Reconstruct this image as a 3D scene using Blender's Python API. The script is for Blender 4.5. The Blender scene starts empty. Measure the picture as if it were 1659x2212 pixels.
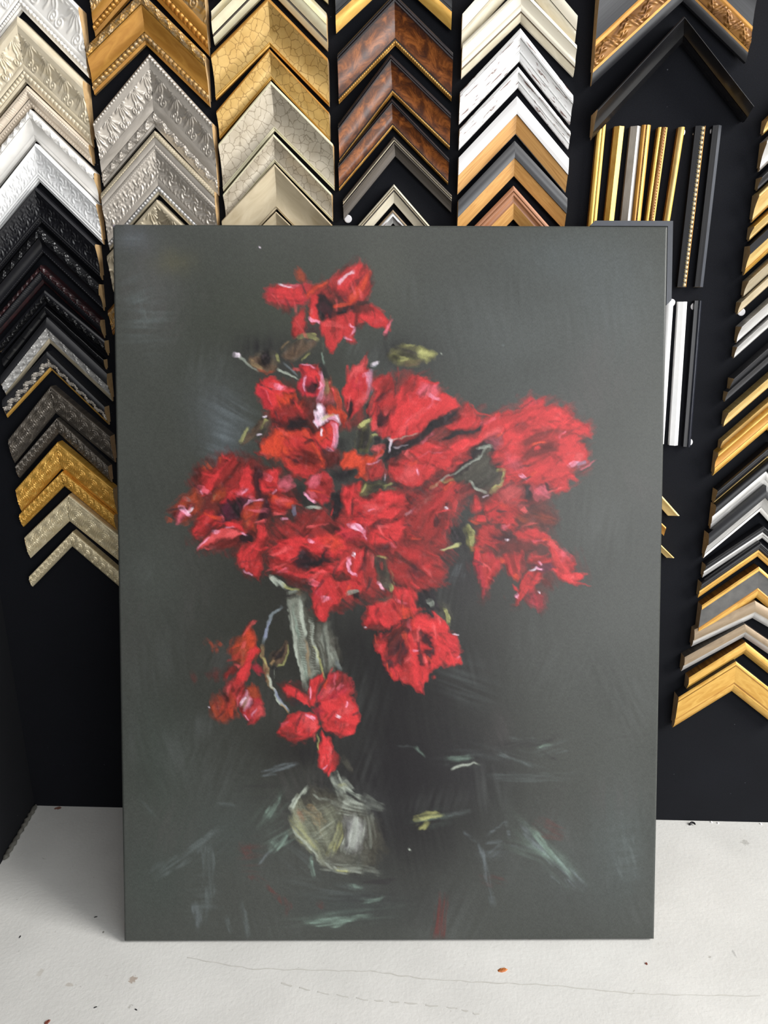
import bpy, math, random
import numpy as np
from mathutils import Matrix, Vector
random.seed(3)
scene = bpy.context.scene
COL = scene.collection
# ---------------------------------------------------------------- camera
IW, IH = 1659, 2212
FPX, YAW, PITCH, ROLL, CAMH, CAMD = 1638.4, -.0311, .26771, .00277, 1.06406, 1.41024
def cam_axes():
    cy, sy, cp, sp, cr, sr = math.cos(YAW), math.sin(YAW), math.cos(PITCH), math.sin(PITCH), math.cos(ROLL), math.sin(ROLL)
    f = np.array([sy*cp, cy*cp, -sp]); r = np.array([cy, -sy, 0.]); u = np.cross(r, f)
    return cr*r+sr*u, -sr*r+cr*u, f
AX_R, AX_U, AX_F = cam_axes()
CAMP = np.array([0., -CAMD, CAMH])
cam = bpy.data.cameras.new('camera'); cam_o = bpy.data.objects.new('camera', cam); COL.objects.link(cam_o)
cam.sensor_fit = 'HORIZONTAL'; cam.sensor_width = 36.0; cam.lens = 36.0*FPX/IW; cam.clip_start = .02
M = Matrix.Identity(4)
for i in range(3): M[i][0] = AX_R[i]; M[i][1] = AX_U[i]; M[i][2] = -AX_F[i]; M[i][3] = CAMP[i]
cam_o.matrix_world = M
scene.camera = cam_o
# ---------------------------------------------------------------- light: daylight from a big shop window to the right and in front, soft room light, one added fill lamp
world = bpy.data.worlds.new('world'); scene.world = world; world.use_nodes = True
bg = world.node_tree.nodes['Background']; bg.inputs[0].default_value = (.97, .98, 1., 1); bg.inputs[1].default_value = .19
def area(name, loc, target, sx, sy, power, color):
    l = bpy.data.lights.new(name, 'AREA'); l.shape = 'RECTANGLE'; l.size = sx; l.size_y = sy; l.energy = power; l.color = color
    o = bpy.data.objects.new(name, l); COL.objects.link(o); o.location = loc
    d = Vector(target)-Vector(loc); o.rotation_euler = d.to_track_quat('-Z', 'Y').to_euler()
    return o
area('window_light', (4.4, -1.85, 3.1), (0., -.15, .6), 2.0, 2.8, 400, (1., .985, .96))
area('shop_front_light', (1.75, -3.1, 1.35), (-.2, 0., .8), 2.4, 1.9, 84, (.97, .99, 1.))
area('added_fill_light', (-.35, -2.0, 2.6), (-.2, 0., .8), 1.6, .6, 14, (1., .985, .97))  # added overhead fill, no known fixture; lifts the dim lower left corner samples
scene.view_settings.view_transform = 'Standard'; scene.view_settings.look = 'None'
scene.view_settings.exposure = 0.0; scene.view_settings.gamma = 1.0; scene.view_settings.use_curve_mapping = False
# ---------------------------------------------------------------- measuring: where a sight line meets the wall or the floor
def ray(u, v): return AX_F+((u-IW/2)/FPX)*AX_R-((v-IH/2)/FPX)*AX_U
def on_wall(u, v, h=0.):
    d = ray(u, v); t = (-h-CAMP[1])/d[1]; p = CAMP+t*d; return (p[0], p[2])
def on_floor(u, v):
    d = ray(u, v); t = -CAMP[2]/d[2]; p = CAMP+t*d; return (p[0], p[1])
# ---------------------------------------------------------------- materials
MATS = {}
def nd(nt, t, **kw):
    n = nt.nodes.new(t)
    for k, v in kw.items():
        if hasattr(n, k) and not k.startswith('i_'): setattr(n, k, v)
    return n
def srgb(c): return tuple(((x/255+.055)/1.055)**2.4 if x > 10 else x/255/12.92 for x in c)
def mat(name, c1, c2=None, kind='plain', metal=0., rough=.45, scale=1., bump=0., spec=.5, c3=None, thr=.5):
    if name in MATS: return MATS[name]
    m = bpy.data.materials.new(name); m.use_nodes = True; nt = m.node_tree; L = nt.links
    bs = nt.nodes['Principled BSDF']; bs.inputs['Metallic'].default_value = metal; bs.inputs['Roughness'].default_value = rough
    bs.inputs['Specular IOR Level'].default_value = spec
    A = srgb(c1)+(1,); B = srgb(c2 or c1)+(1,)
    tc = nd(nt, 'ShaderNodeTexCoord'); mp = nd(nt, 'ShaderNodeMapping')
    L.new(tc.outputs['UV' if kind in ('wood', 'distress', 'brushed', 'burl', 'leaf') else 'Object'], mp.inputs[0])
    def noise(sc, det=4, dist=0., rgh=.55):
        n = nd(nt, 'ShaderNodeTexNoise'); n.inputs['Scale'].default_value = sc; n.inputs['Detail'].default_value = det; n.inputs['Roughness'].default_value = rgh; n.inputs['Distortion'].default_value = dist
        L.new(mp.outputs[0], n.inputs['Vector']); return n
    def ramp(src, stops):
        r = nd(nt, 'ShaderNodeValToRGB'); cr = r.color_ramp
        while len(cr.elements) < len(stops): cr.elements.new(.5)
        for e, (p, c) in zip(cr.elements, stops): e.position = p; e.color = c
        L.new(src, r.inputs[0]); return r
    hsrc = None
    if kind == 'plain':
        n = noise(60*scale); r = ramp(n.outputs[0], [(.3, A), (.7, B)]); L.new(r.outputs[0], bs.inputs['Base Color']); hsrc = noise(400*scale).outputs[0]
    elif kind == 'leaf':                                     # metal leaf: streaky patches rubbed along the rail
        mp.inputs['Scale'].default_value = (22*scale, 90*scale, 1); n = noise(1, 6, 1.2); r = ramp(n.outputs[0], [(.32, A), (.62, B)]); L.new(r.outputs[0], bs.inputs['Base Color']); hsrc = n.outputs[0]
    elif kind == 'crackle':
        n0 = noise(30, 3); r0 = ramp(n0.outputs[0], [(.3, A), (.7, B)])
        v = nd(nt, 'ShaderNodeTexVoronoi', feature='DISTANCE_TO_EDGE'); v.inputs['Scale'].default_value = 75*scale
        mx0 = nd(nt, 'ShaderNodeMixRGB'); mx0.inputs[0].default_value = .012; nn = noise(60); L.new(mp.outputs[0], mx0.inputs[1]); L.new(nn.outputs[1], mx0.inputs[2]); L.new(mx0.outputs[0], v.inputs['Vector'])
        r = ramp(v.outputs['Distance'], [(.0, (1, 1, 1, 1)), (.05, (0, 0, 0, 1))]); mx = nd(nt, 'ShaderNodeMixRGB'); L.new(r.outputs[0], mx.inputs[0]); L.new(r0.outputs[0], mx.inputs[1]); mx.inputs[2].default_value = srgb(c3 or (90, 70, 40))+(1,)
        sc = nd(nt, 'ShaderNodeMath', operation='MULTIPLY'); sc.inputs[1].default_value = .75; L.new(r.outputs[0], sc.inputs[0]); L.new(sc.outputs[0], mx.inputs[0])
        L.new(mx.outputs[0], bs.inputs['Base Color']); hsrc = v.outputs['Distance']
    elif kind == 'burl':
        mp.inputs['Scale'].default_value = (34*scale, 52*scale, 1); n = noise(1, 8, .9, .7); C = srgb(c3 or (40, 26, 24))+(1,)
        r = ramp(n.outputs[0], [(.30, C), (.46, B), (.64, A)])
        at = nd(nt, 'ShaderNodeAttribute'); at.attribute_name = 'across'; ad = nd(nt, 'ShaderNodeMath', operation='MULTIPLY_ADD'); L.new(n.outputs[0], ad.inputs[0]); ad.inputs[1].default_value = .22; L.new(at.outputs['Fac'], ad.inputs[2])
        sm = ramp(ad.outputs[0], [(.26, (1, 1, 1, 1)), (.46, (0, 0, 0, 1)), (.82, (0, 0, 0, 1)), (1., (.6, .6, .6, 1))]); mx = nd(nt, 'ShaderNodeMixRGB'); L.new(sm.outputs[0], mx.inputs[0]); L.new(r.outputs[0], mx.inputs[1]); mx.inputs[2].default_value = C; L.new(mx.outputs[0], bs.inputs['Base Color'])   # lacquer smoked darker along the edges
    elif kind == 'wood':
        mp.inputs['Scale'].default_value = (10*scale, 160*scale, 1); n = noise(1, 6, 2.2, .6); r = ramp(n.outputs[0], [(.35, A), (.65, B)]); L.new(r.outputs[0], bs.inputs['Base Color']); hsrc = n.outputs[0]
    elif kind == 'brushed':
        mp.inputs['Scale'].default_value = (6*scale, 420*scale, 1); n = noise(1, 4, .4); r = ramp(n.outputs[0], [(.35, A), (.65, B)]); L.new(r.outputs[0], bs.inputs['Base Color']); hsrc = n.outputs[0]
    elif kind == 'distress':
        mp.inputs['Scale'].default_value = (45*scale, 480*scale, 1); n = noise(1, 5, .8); r = ramp(n.outputs[0], [(thr, (0, 0, 0, 1)), (thr+.03, (1, 1, 1, 1))])
        n2 = noise(.35, 2); r2 = ramp(n2.outputs[0], [(.44, (0, 0, 0, 1)), (.54, (1, 1, 1, 1))]); mu = nd(nt, 'ShaderNodeMixRGB', blend_type='MULTIPLY'); mu.inputs[0].default_value = 1; L.new(r.outputs[0], mu.inputs[1]); L.new(r2.outputs[0], mu.inputs[2])
        mx = nd(nt, 'ShaderNodeMixRGB'); L.new(mu.outputs[0], mx.inputs[0]); mx.inputs[1].default_value = A; mx.inputs[2].default_value = B; L.new(mx.outputs[0], bs.inputs['Base Color']); hsrc = n.outputs[0]
    elif kind == 'speckle':
        v = nd(nt, 'ShaderNodeTexVoronoi'); v.inputs['Scale'].default_value = 190*scale; L.new(mp.outputs[0], v.inputs['Vector']); r = ramp(v.outputs['Distance'], [(.06, B), (.12, A)])
        n = noise(26, 2); r2 = ramp(n.outputs[0], [(.5, (0, 0, 0, 1)), (.58, (1, 1, 1, 1))]); mx = nd(nt, 'ShaderNodeMixRGB'); L.new(r2.outputs[0], mx.inputs[0]); mx.inputs[1].default_value = A; L.new(r.outputs[0], mx.inputs[2]); L.new(mx.outputs[0], bs.inputs['Base Color'])
    elif kind == 'velvet':
        n = noise(900, 3); r = ramp(n.outputs[0], [(.35, A), (.75, B)]); n2 = noise(5, 3); mx = nd(nt, 'ShaderNodeMixRGB', blend_type='MULTIPLY'); mx.inputs[0].default_value = .6; r2 = ramp(n2.outputs[0], [(.3, (.5, .5, .5, 1)), (.7, (1, 1, 1, 1))]); L.new(r.outputs[0], mx.inputs[1]); L.new(r2.outputs[0], mx.inputs[2])
        v = nd(nt, 'ShaderNodeTexVoronoi'); v.inputs['Scale'].default_value = 28; v.inputs['Randomness'].default_value = 1; L.new(mp.outputs[0], v.inputs['Vector']); r3 = ramp(v.outputs['Distance'], [(.022, (1, 1, 1, 1)), (.034, (0, 0, 0, 1))]); n3 = noise(3, 2); r4 = ramp(n3.outputs[0], [(.50, (0, 0, 0, 1)), (.62, (.5, .5, .5, 1))]); mu = nd(nt, 'ShaderNodeMixRGB', blend_type='MULTIPLY'); mu.inputs[0].default_value = 1; L.new(r3.outputs[0], mu.inputs[1]); L.new(r4.outputs[0], mu.inputs[2])
        m2 = nd(nt, 'ShaderNodeMixRGB'); L.new(mu.outputs[0], m2.inputs[0]); L.new(mx.outputs[0], m2.inputs[1]); m2.inputs[2].default_value = (.16, .17, .19, 1); L.new(m2.outputs[0], bs.inputs['Base Color'])
        bs.inputs['Sheen Weight'].default_value = .02; bs.inputs['Sheen Roughness'].default_value = .6; hsrc = n.outputs[0]
    if bump and hsrc is not None:
        b = nd(nt, 'ShaderNodeBump'); b.inputs['Strength'].default_value = bump; b.inputs['Distance'].default_value = .0008; L.new(hsrc, b.inputs['Height']); L.new(b.outputs[0], bs.inputs['Normal'])
    MATS[name] = m; return m
def MT(k):
    return MATS[k]
mat('white', (240, 237, 232), (232, 228, 222), rough=.32, bump=.05); mat('white_flat', (240, 239, 238), (232, 232, 232), rough=.4)
mat('cream', (224, 212, 188), (208, 194, 166), 'leaf', 0.12, .36); mat('pink_cream', (222, 208, 190), (208, 192, 172), 'leaf', 0.10, .4)
mat('silver', (190, 182, 172), (168, 160, 150), 'leaf', 0.38, .32); mat('silver_bright', (205, 203, 200), (180, 178, 176), 'leaf', 0.38, .34); mat('silver_warm', (196, 184, 160), (170, 158, 134), 'leaf', 0.35, .36)
mat('pewter', (92, 86, 78), (66, 62, 58), 'leaf', 0.30, .36); mat('pewter_bar', (96, 88, 80), (78, 72, 66), 'brushed', .5, .4)
mat('gold', (220, 176, 92), (198, 148, 66), 'leaf', 0.38, .34); mat('gold_deep', (192, 140, 64), (168, 116, 48), 'leaf', 0.35, .36); mat('gold_pale', (216, 188, 126), (194, 162, 100), 'leaf', 0.33, .36); mat('gold_bright', (240, 200, 110), (226, 180, 84), 'leaf', .3, .45)
mat('gold_bronze', (150, 104, 46), (104, 66, 30), 'leaf', 0.33, .34); mat('gold_grey', (150, 134, 108), (176, 128, 52), 'leaf', 0.33, .34, 2.5)
mat('champagne', (214, 196, 156), (190, 170, 130), 'leaf', 0.30, .34); mat('champagne_smooth', (206, 192, 164), (180, 164, 134), 'leaf', 0.23, .38, .5)
mat('black', (26, 26, 30), (20, 20, 24), rough=.36); mat('black_gloss', (22, 22, 24), (18, 18, 20), rough=.22); mat('black_grey', (46, 46, 49), (34, 34, 36), 'brushed', .1, .42); mat('black_red', (58, 26, 28), (30, 24, 26), 'leaf', 0.05, .34, 3)
mat('charcoal', (74, 74, 76), (58, 58, 60), 'brushed', .3, .42); mat('grey_mottled', (98, 96, 94), (76, 76, 76), 'plain', .2, .45, .8); mat('black_box', (60, 63, 70), (54, 57, 64), rough=.42)
mat('crackle_gold', (216, 182, 116), (192, 154, 88), 'crackle', 0.30, .34, 1., .25, .5, (110, 74, 26)); mat('crackle_silver', (206, 196, 178), (178, 166, 146), 'crackle', 0.30, .34, 1., .25, .5, (110, 96, 76))
mat('ivory_edge', (214, 208, 178), (204, 196, 166), rough=.4); mat('pale_gold', (214, 196, 140), (226, 216, 186), 'leaf', 0.25, .34, .6)
mat('burl', (164, 96, 44), (96, 52, 25), 'burl', 0., .26, 1., 0., .6); mat('burl_edge', (40, 34, 36), (30, 26, 28), rough=.3); mat('bead_gold', (206, 160, 84), (160, 112, 48), 'leaf', 0.35, .3)
mat('beige_speckle', (218, 210, 192), (150, 134, 112), 'speckle', 0., .45); mat('beige', (216, 207, 186), (200, 190, 166), 'leaf', 0.05, .42); mat('white_distress', (232, 231, 230), (122, 98, 92), 'distress', 0., .42, 1., .1, .5, None, .56)
mat('white_wash', (226, 224, 224), (204, 202, 202), 'brushed', 0., .5); mat('oak', (214, 164, 100), (178, 126, 68), 'wood', 0., .45, .7); mat('oak_plain', (214, 164, 98), (186, 134, 72), 'wood', 0., .42, 1.2); mat('walnut', (172, 118, 82), (146, 94, 62), 'brushed', 0., .4)
mat('ebony', (52, 52, 54), (78, 78, 80), 'brushed', 0., .3, .4); mat('raw_wood', (196, 164, 118), (172, 140, 96), 'plain', 0., .8, 2.); mat('raw_wood_dark', (182, 150, 112), (160, 128, 92), 'plain', 0., .8, 2.)
mat('chrome_black', (40, 42, 50), (30, 32, 40), rough=.18); mat('gold_carved', (232, 184, 92), (206, 152, 62), 'leaf', .4, .3); mat('champagne_carved', (236, 222, 188), (216, 200, 162), 'leaf', .35, .3); mat('pewter_carved', (112, 104, 94), (84, 78, 72), 'leaf', .5, .28); mat('velcro', (232, 230, 232), (220, 218, 222), rough=.7)
mat('brown_silver', (150, 130, 104), (126, 108, 86), 'leaf', 0.20, .4)
# ---------------------------------------------------------------- helpers
def put(o, parent=None):
    COL.objects.link(o)
    if parent is not None: o.parent = parent
    return o
def tag(o, label, cat, group=None):
    o['label'] = label; o['category'] = cat
    if group: o['group'] = group
    return o
def mesh_obj(name, V, F, mats, parent=None, mi=None, smooth=None, uv=None, across=None):
    me = bpy.data.meshes.new(name); me.from_pydata([tuple(v) for v in V], [], F)
    for m in mats: me.materials.append(MATS[m] if isinstance(m, str) else m)
    if mi is not None: me.polygons.foreach_set('material_index', np.array(mi, np.int32))
    if smooth is not None: me.polygons.foreach_set('use_smooth', np.array(smooth, bool))
    if uv is not None:
        ul = me.uv_layers.new(name='UVMap'); li = np.empty(len(me.loops), np.int32); me.loops.foreach_get('vertex_index', li)
        ul.data.foreach_set('uv', np.array(uv, np.float32)[li].ravel())
    if across is not None: at = me.attributes.new('across', 'FLOAT', 'POINT'); at.data.foreach_set('value', np.array(across, np.float32))
    me.update()
    return put(bpy.data.objects.new(name, me), parent)
def empty(name, loc):
    o = bpy.data.objects.new(name, None); o.location = loc; o.empty_display_size = .02; return put(o)
def box(name, x0, x1, y0, y1, z0, z1, m, parent=None, bev=0.):
    import bmesh
    bm = bmesh.new(); bmesh.ops.create_cube(bm, size=1)
    for v in bm.verts: v.co = Vector(((x0+x1)/2+v.co.x*(x1-x0), (y0+y1)/2+v.co.y*(y1-y0), (z0+z1)/2+v.co.z*(z1-z0)))
    if bev: bmesh.ops.bevel(bm, geom=bm.edges[:], offset=bev, segments=2, affect='EDGES')
    me = bpy.data.meshes.new(name); bm.to_mesh(me); bm.free(); me.materials.append(MATS[m] if isinstance(m, str) else m)
    return put(bpy.data.objects.new(name, me), parent)
# ---------------------------------------------------------------- the setting
velvet = mat('velvet', (9, 10, 14), (24, 26, 33), 'velvet', 0., .95, 1., .2, .15)
def floor_material():
    m = bpy.data.materials.new('painted_concrete'); m.use_nodes = True; nt = m.node_tree; L = nt.links; bs = nt.nodes['Principled BSDF']
    tc = nd(nt, 'ShaderNodeTexCoord')
    def noise(sc, det, rgh=.6, dist=0.):
        n = nd(nt, 'ShaderNodeTexNoise'); n.inputs['Scale'].default_value = sc; n.inputs['Detail'].default_value = det; n.inputs['Roughness'].default_value = rgh; n.inputs['Distortion'].default_value = dist; L.new(tc.outputs['Object'], n.inputs['Vector']); return n
    def ramp(src, stops):
        r = nd(nt, 'ShaderNodeValToRGB'); cr = r.color_ramp
        while len(cr.elements) < len(stops): cr.elements.new(.5)
        for e, (p, c) in zip(cr.elements, stops): e.position = p; e.color = c
        L.new(src, r.inputs[0]); return r
    n1 = noise(7, 5); base = ramp(n1.outputs[0], [(.3, srgb((204, 203, 199))+(1,)), (.7, srgb((216, 215, 211))+(1,))])
    cur = base.outputs[0]
    def over(mask, col, k=1.):
        nonlocal cur
        mx = nd(nt, 'ShaderNodeMixRGB'); mx.inputs[2].default_value = srgb(col)+(1,)
        mu = nd(nt, 'ShaderNodeMath', operation='MULTIPLY'); mu.inputs[1].default_value = k; L.new(mask, mu.inputs[0]); L.new(mu.outputs[0], mx.inputs[0]); L.new(cur, mx.inputs[1]); cur = mx.outputs[0]
    n2 = noise(95, 4, .7, .6); over(ramp(n2.outputs[0], [(.67, (0, 0, 0, 1)), (.72, (1, 1, 1, 1))]).outputs[0], (150, 146, 138), .55)      # little scuffs
    n3 = noise(22, 6, .75, 1.5); over(ramp(n3.outputs[0], [(.495, (0, 0, 0, 1)), (.5, (1, 1, 1, 1)), (.505, (0, 0, 0, 1))]).outputs[0], (160, 158, 150), .22)   # hairline marks
    def spot(px, py, rx, ry, col, k, thr=.5):
        nonlocal cur
        x, y = on_floor(px, py)
        mp = nd(nt, 'ShaderNodeMapping', vector_type='POINT'); mp.inputs['Location'].default_value = (-x/rx, -y/ry, 0); mp.inputs['Scale'].default_value = (1/rx, 1/ry, 0); L.new(tc.outputs['Object'], mp.inputs[0])
        ln = nd(nt, 'ShaderNodeVectorMath', operation='LENGTH'); L.new(mp.outputs[0], ln.inputs[0]); nn = noise(160, 3, .7)
        ad = nd(nt, 'ShaderNodeMath', operation='ADD'); L.new(ln.outputs['Value'], ad.inputs[0]); L.new(nn.outputs[0], ad.inputs[1]); r = ramp(ad.outputs[0], [(thr+.3, (1, 1, 1, 1)), (thr+.42, (0, 0, 0, 1))]); over(r.outputs[0], col, k)
    spot(287, 2116, .016, .018, (164, 148, 134), .8); spot(150, 2127, .016, .010, (178, 170, 160), .6); spot(88, 2100, .012, .02, (186, 180, 170), .5); spot(223, 2013, .006, .008, (96, 92, 84), .8, .4); spot(1610, 1820, .02, .02, (150, 148, 142), .5)
    spot(126, 1746, .016, .010, (120, 66, 44), .9, .6); spot(1586, 2060, .006, .02, (150, 150, 148), .5)
    L.new(cur, bs.inputs['Base Color']); bs.inputs['Roughness'].default_value = .55; bs.inputs['Specular IOR Level'].default_value = .3
    nb = noise(140, 4, .6); b = nd(nt, 'ShaderNodeBump'); b.inputs['Strength'].default_value = .35; b.inputs['Distance'].default_value = .0015; L.new(nb.outputs[0], b.inputs['Height']); L.new(b.outputs[0], bs.inputs['Normal'])
    return m
fl = box('floor', -3, 4, -5, .03, -.05, 0, floor_material()); fl['kind'] = 'structure'
wb = box('wall_back', -.95, 2.2, 0, .03, 0, 2.5, velvet); wb['kind'] = 'structure'
# left wall board, a hand's breadth off square with the back wall
xl0 = on_wall(75, 1737.7)[0]; xl1 = on_wall(2.4, 1294)[0]; zl1 = on_wall(2.4, 1294)[1]
k = (xl1-xl0)/zl1
fx, fy = on_floor(0, 1868); ky = (fx-xl0)/fy
V = []
for z in (0, 2.5):
    for (y, off) in ((-0.0005, 0), (-2.2, 0), (-2.2, -.03), (-0.0005, -.03)): V.append((xl0+k*z+ky*y+off, y, z))
wl = mesh_obj('wall_left', V, [(0, 1, 5, 4), (1, 2, 6, 5), (2, 3, 7, 6), (3, 0, 4, 7), (4, 5, 6, 7), (3, 2, 1, 0)], [velvet]); wl['kind'] = 'structure'
# ---------------------------------------------------------------- moulding rails
def orn_bead(s, v, w):
    p = max(w*1.02, .0032); d = np.hypot((s % p)-p/2, (v-.5)*w); return np.sqrt(np.maximum(0, (.47*p)**2-d**2))*.9
def orn_rope(s, v, w): return .0013*np.abs(np.sin(math.pi*(s/.0046+v*.9)))
def orn_swirl(s, v, w):
    P = w*.78; k = np.floor(s/P); x = (s/P-k-.5)*P; y = (v-.58)*w
    r = np.hypot(x, y); th = np.arctan2(y, x); lam = .0040
    h = np.sin(2*math.pi*(r/lam)+th)
    x2 = (((s/P+.5) % 1)-.5)*P; y2 = (v-.05)*w; h2 = np.sin(2*math.pi*(x2+.55*y2+.006*np.sin(y2*240))/.0044)
    t = np.clip((r-P*.40)/(P*.14), 0, 1); return .0014*(h*(1-t)+h2*t)+.0010*np.cos(2*math.pi*s/P)*(v < .35)
def orn_acanthus(s, v, w):
    P = w*1.15; k = np.floor(s/P); x = (s/P-k-.5)*1.7; out = np.zeros_like(s)
    y = v*1.0
    th = np.arctan2(x, y+.12); r = np.hypot(x, y+.12)
    lobe = .82+.16*np.cos(th*9); env = np.clip((lobe-r)*5, 0, 1)*np.clip(r*5-.5, 0, 1)
    out = env*(.45+.55*np.cos(th*17+np.sin(r*7)*1.5))
    for cx, cy, sg in ((-.62, .74, 1), (.62, .74, -1)):
        dx, dy = x-cx, (y-cy)*1.0; rr = np.hypot(dx, dy); tt = np.arctan2(dy, dx); e = np.clip((.30-rr)*8, 0, 1)
        out = np.maximum(out, e*(.5+.5*np.cos(rr*38-sg*tt)))
    return .0026*out
def orn_leaf(s, v, w):
    P = w*1.9; ph = (s/P) % 1; x = (ph-.5)*2; c = .5+.26*np.sin(2*math.pi*s/P); d = np.abs(v-c)
    stem = np.clip((.09-d)*14, 0, 1); ang = (v-c)*9+np.abs(v-c)*0+s/P*18
    leaf = np.clip((.42-d)*6, 0, 1)*(.4+.6*np.sin(ang*1.6)*np.sign(v-c))
    return .0028*np.maximum(stem, np.clip(leaf, 0, 1))
def orn_flower(s, v, w):
    P = w*.95; x = ((s/P) % 1-.5)*P; y = (v-.5)*w; r = np.hypot(x, y)/w; th = np.arctan2(y, x)
    a = np.clip((.36+.08*np.cos(5*th)-r)*9, 0, 1)*(.5+.5*np.cos(5*th+r*20)); b = np.clip((.10-r)*16, 0, 1)
    n = np.clip(.5+.6*np.sin(s*1150+4*np.sin(v*9))*np.cos(v*13+s*380), 0, 1)*np.clip((r-.34)*6, 0, 1)
    return .0019*np.maximum(np.maximum(a, b), n*.85)
def orn_reed(s, v, w):
    g = (np.sin(2*math.pi*s/.034) > -.45); return .0015*np.abs(np.sin(math.pi*s/.0038+v*1.2))*g+.0009*(~g)
def orn_dart(s, v, w):
    p = max(w*.9, .005); x = ((s/p) % 1-.5); return .0013*np.clip((.4-np.hypot(x, (v-.45)*.8))*6, 0, 1)+.0005*np.abs(np.sin(math.pi*s/p*2))
def orn_line(s, v, w): return .0011*np.abs(np.sin(v*math.pi*5))+.0009*np.clip(np.sin(2*math.pi*s/.05)*4, 0, 1)*np.abs(np.sin(math.pi*s/.003))
ORN = dict(bead=orn_bead, rope=orn_rope, swirl=orn_swirl, acanthus=orn_acanthus, leaf=orn_leaf, flower=orn_flower, reed=orn_reed, dart=orn_dart, line=orn_line)
def rail(parent, org, O0, O1, I0, I1, bands, side, raw='raw_wood', part='rail', both_ends=False):
    """one straight length: outer edge O0-O1, inner edge I0-I1 (x, z on the wall); bands (u0, u1, h0, h1, bulge, material, ornament, part) run across it, heights in mm"""
    O0, O1, I0, I1 = (np.array(p, float) for p in (O0, O1, I0, I1))
    ln = .5*(np.hypot(*(O1-O0))+np.hypot(*(I1-I0)))
    d = (O1-O0)/np.hypot(*(O1-O0)); nrm = np.array([-d[1], d[0]]); wid = abs(np.dot(I0-O0, nrm))+1e-6
    def P(t, u, h):
        a = O0+(O1-O0)*t[..., None]; b = I0+(I1-I0)*t[..., None]; q = a+(b-a)*u[..., None]
        return np.stack([q[..., 0]-org[0], -h-org[1], q[..., 1]-org[2]], -1)
    def strip(b):
        u0, u1, h0, h1, bul, m = b[:6]; orn = b[6] if len(b) > 6 else None
        bw = (u1-u0)*wid
        nt = max(2, int(bw/.00115)+2) if orn else (7 if bul else 2)
        ns = max(2, int(ln/.00095)+1) if orn else 2
        t, v = np.meshgrid(np.linspace(0, 1, ns), np.linspace(0, 1, nt), indexing='ij')
        h = (h0+(h1-h0)*v+bul*np.sin(math.pi*v))*.001
        # distance along the rail from the mitre, so that the carving runs square to the edge
        u = u0+(u1-u0)*v
        A = O0+(O1-O0)*t[..., None]; B = I0+(I1-I0)*t[..., None]; q = A+(B-A)*u[..., None]; s = (q-O0)@d
        if orn: h = h+ORN[orn](s+.5, v, bw)*np.clip(np.minimum(v, 1-v)*12, 0, 1)
        V = P(t, u, h).reshape(-1, 3); uv = np.stack([s, u*wid], -1).reshape(-1, 2)
        i = np.arange(ns-1)[:, None]*nt+np.arange(nt-1)[None]; F = np.stack([i, i+1, i+nt+1, i+nt], -1).reshape(-1, 4)
        if O1[0] > O0[0]: F = F[:, ::-1]
        return V, F, uv
    VV = []; FF = []; UV = []; MI = []; SM = []; mats = []; off = 0; subs = []
    def slot(m):
        if m not in mats: mats.append(m)
        return mats.index(m)
    for b in bands:
        V, F, uv = strip(b)
        if len(b) > 7 and b[7]: subs.append((b, V, F, uv)); continue
        VV += V.tolist(); UV += uv.tolist(); FF += (F+off).tolist(); MI += [slot(b[5])]*len(F); SM += [True]*len(F); off += len(V)
    prof = []
    for b in bands:
        for v in ((0, .25, .5, .75, 1) if b[4] else (0, 1)): prof.append((b[0]+(b[1]-b[0])*v, max(.3, b[2]+(b[3]-b[2])*v+b[4]*math.sin(math.pi*v))))
    ho, hi = prof[0][1], prof[-1][1]
    ring = prof+[(1., hi*.45), (.86, hi*.45), (.86, 0.), (0., 0.)]
    ta = np.array([0., 1.])
    def face(pts, m, sm=False):
        nonlocal off
        VV.extend(pts); UV.extend([[p[0]*3, p[2]*3] for p in pts]); FF.append(list(range(off, off+len(pts)))); MI.append(slot(m)); SM.append(sm); off += len(pts)
    pt = lambda t, u, h: P(np.array(t), np.array(u), np.array(h*.001)).tolist()
    for (ua, ha), (ub, hb) in (((0., 0.), (0., ho)), ((1., hi), (1., hi*.45)), ((1., hi*.45), (.86, hi*.45)), ((.86, hi*.45), (.86, 0.))):
        face([pt(0., ua, ha), pt(0., ub, hb), pt(1., ub, hb), pt(1., ua, ha)], side)
    ro = mesh_obj(part, VV, FF, mats, parent, MI, SM, UV, [q[1]/wid for q in UV])
    for t in ((1., 0.) if both_ends else (1.,)):
        pts = [pt(t, u, h) for u, h in ring]; mesh_obj('cut_end', pts, [list(range(len(pts)))], [raw], parent)
    for b, V, F, uv in subs:
        so = mesh_obj(b[7], V.tolist(), F.tolist(), [b[5]], ro, None, [True]*len(F), uv)
    return ro
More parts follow.
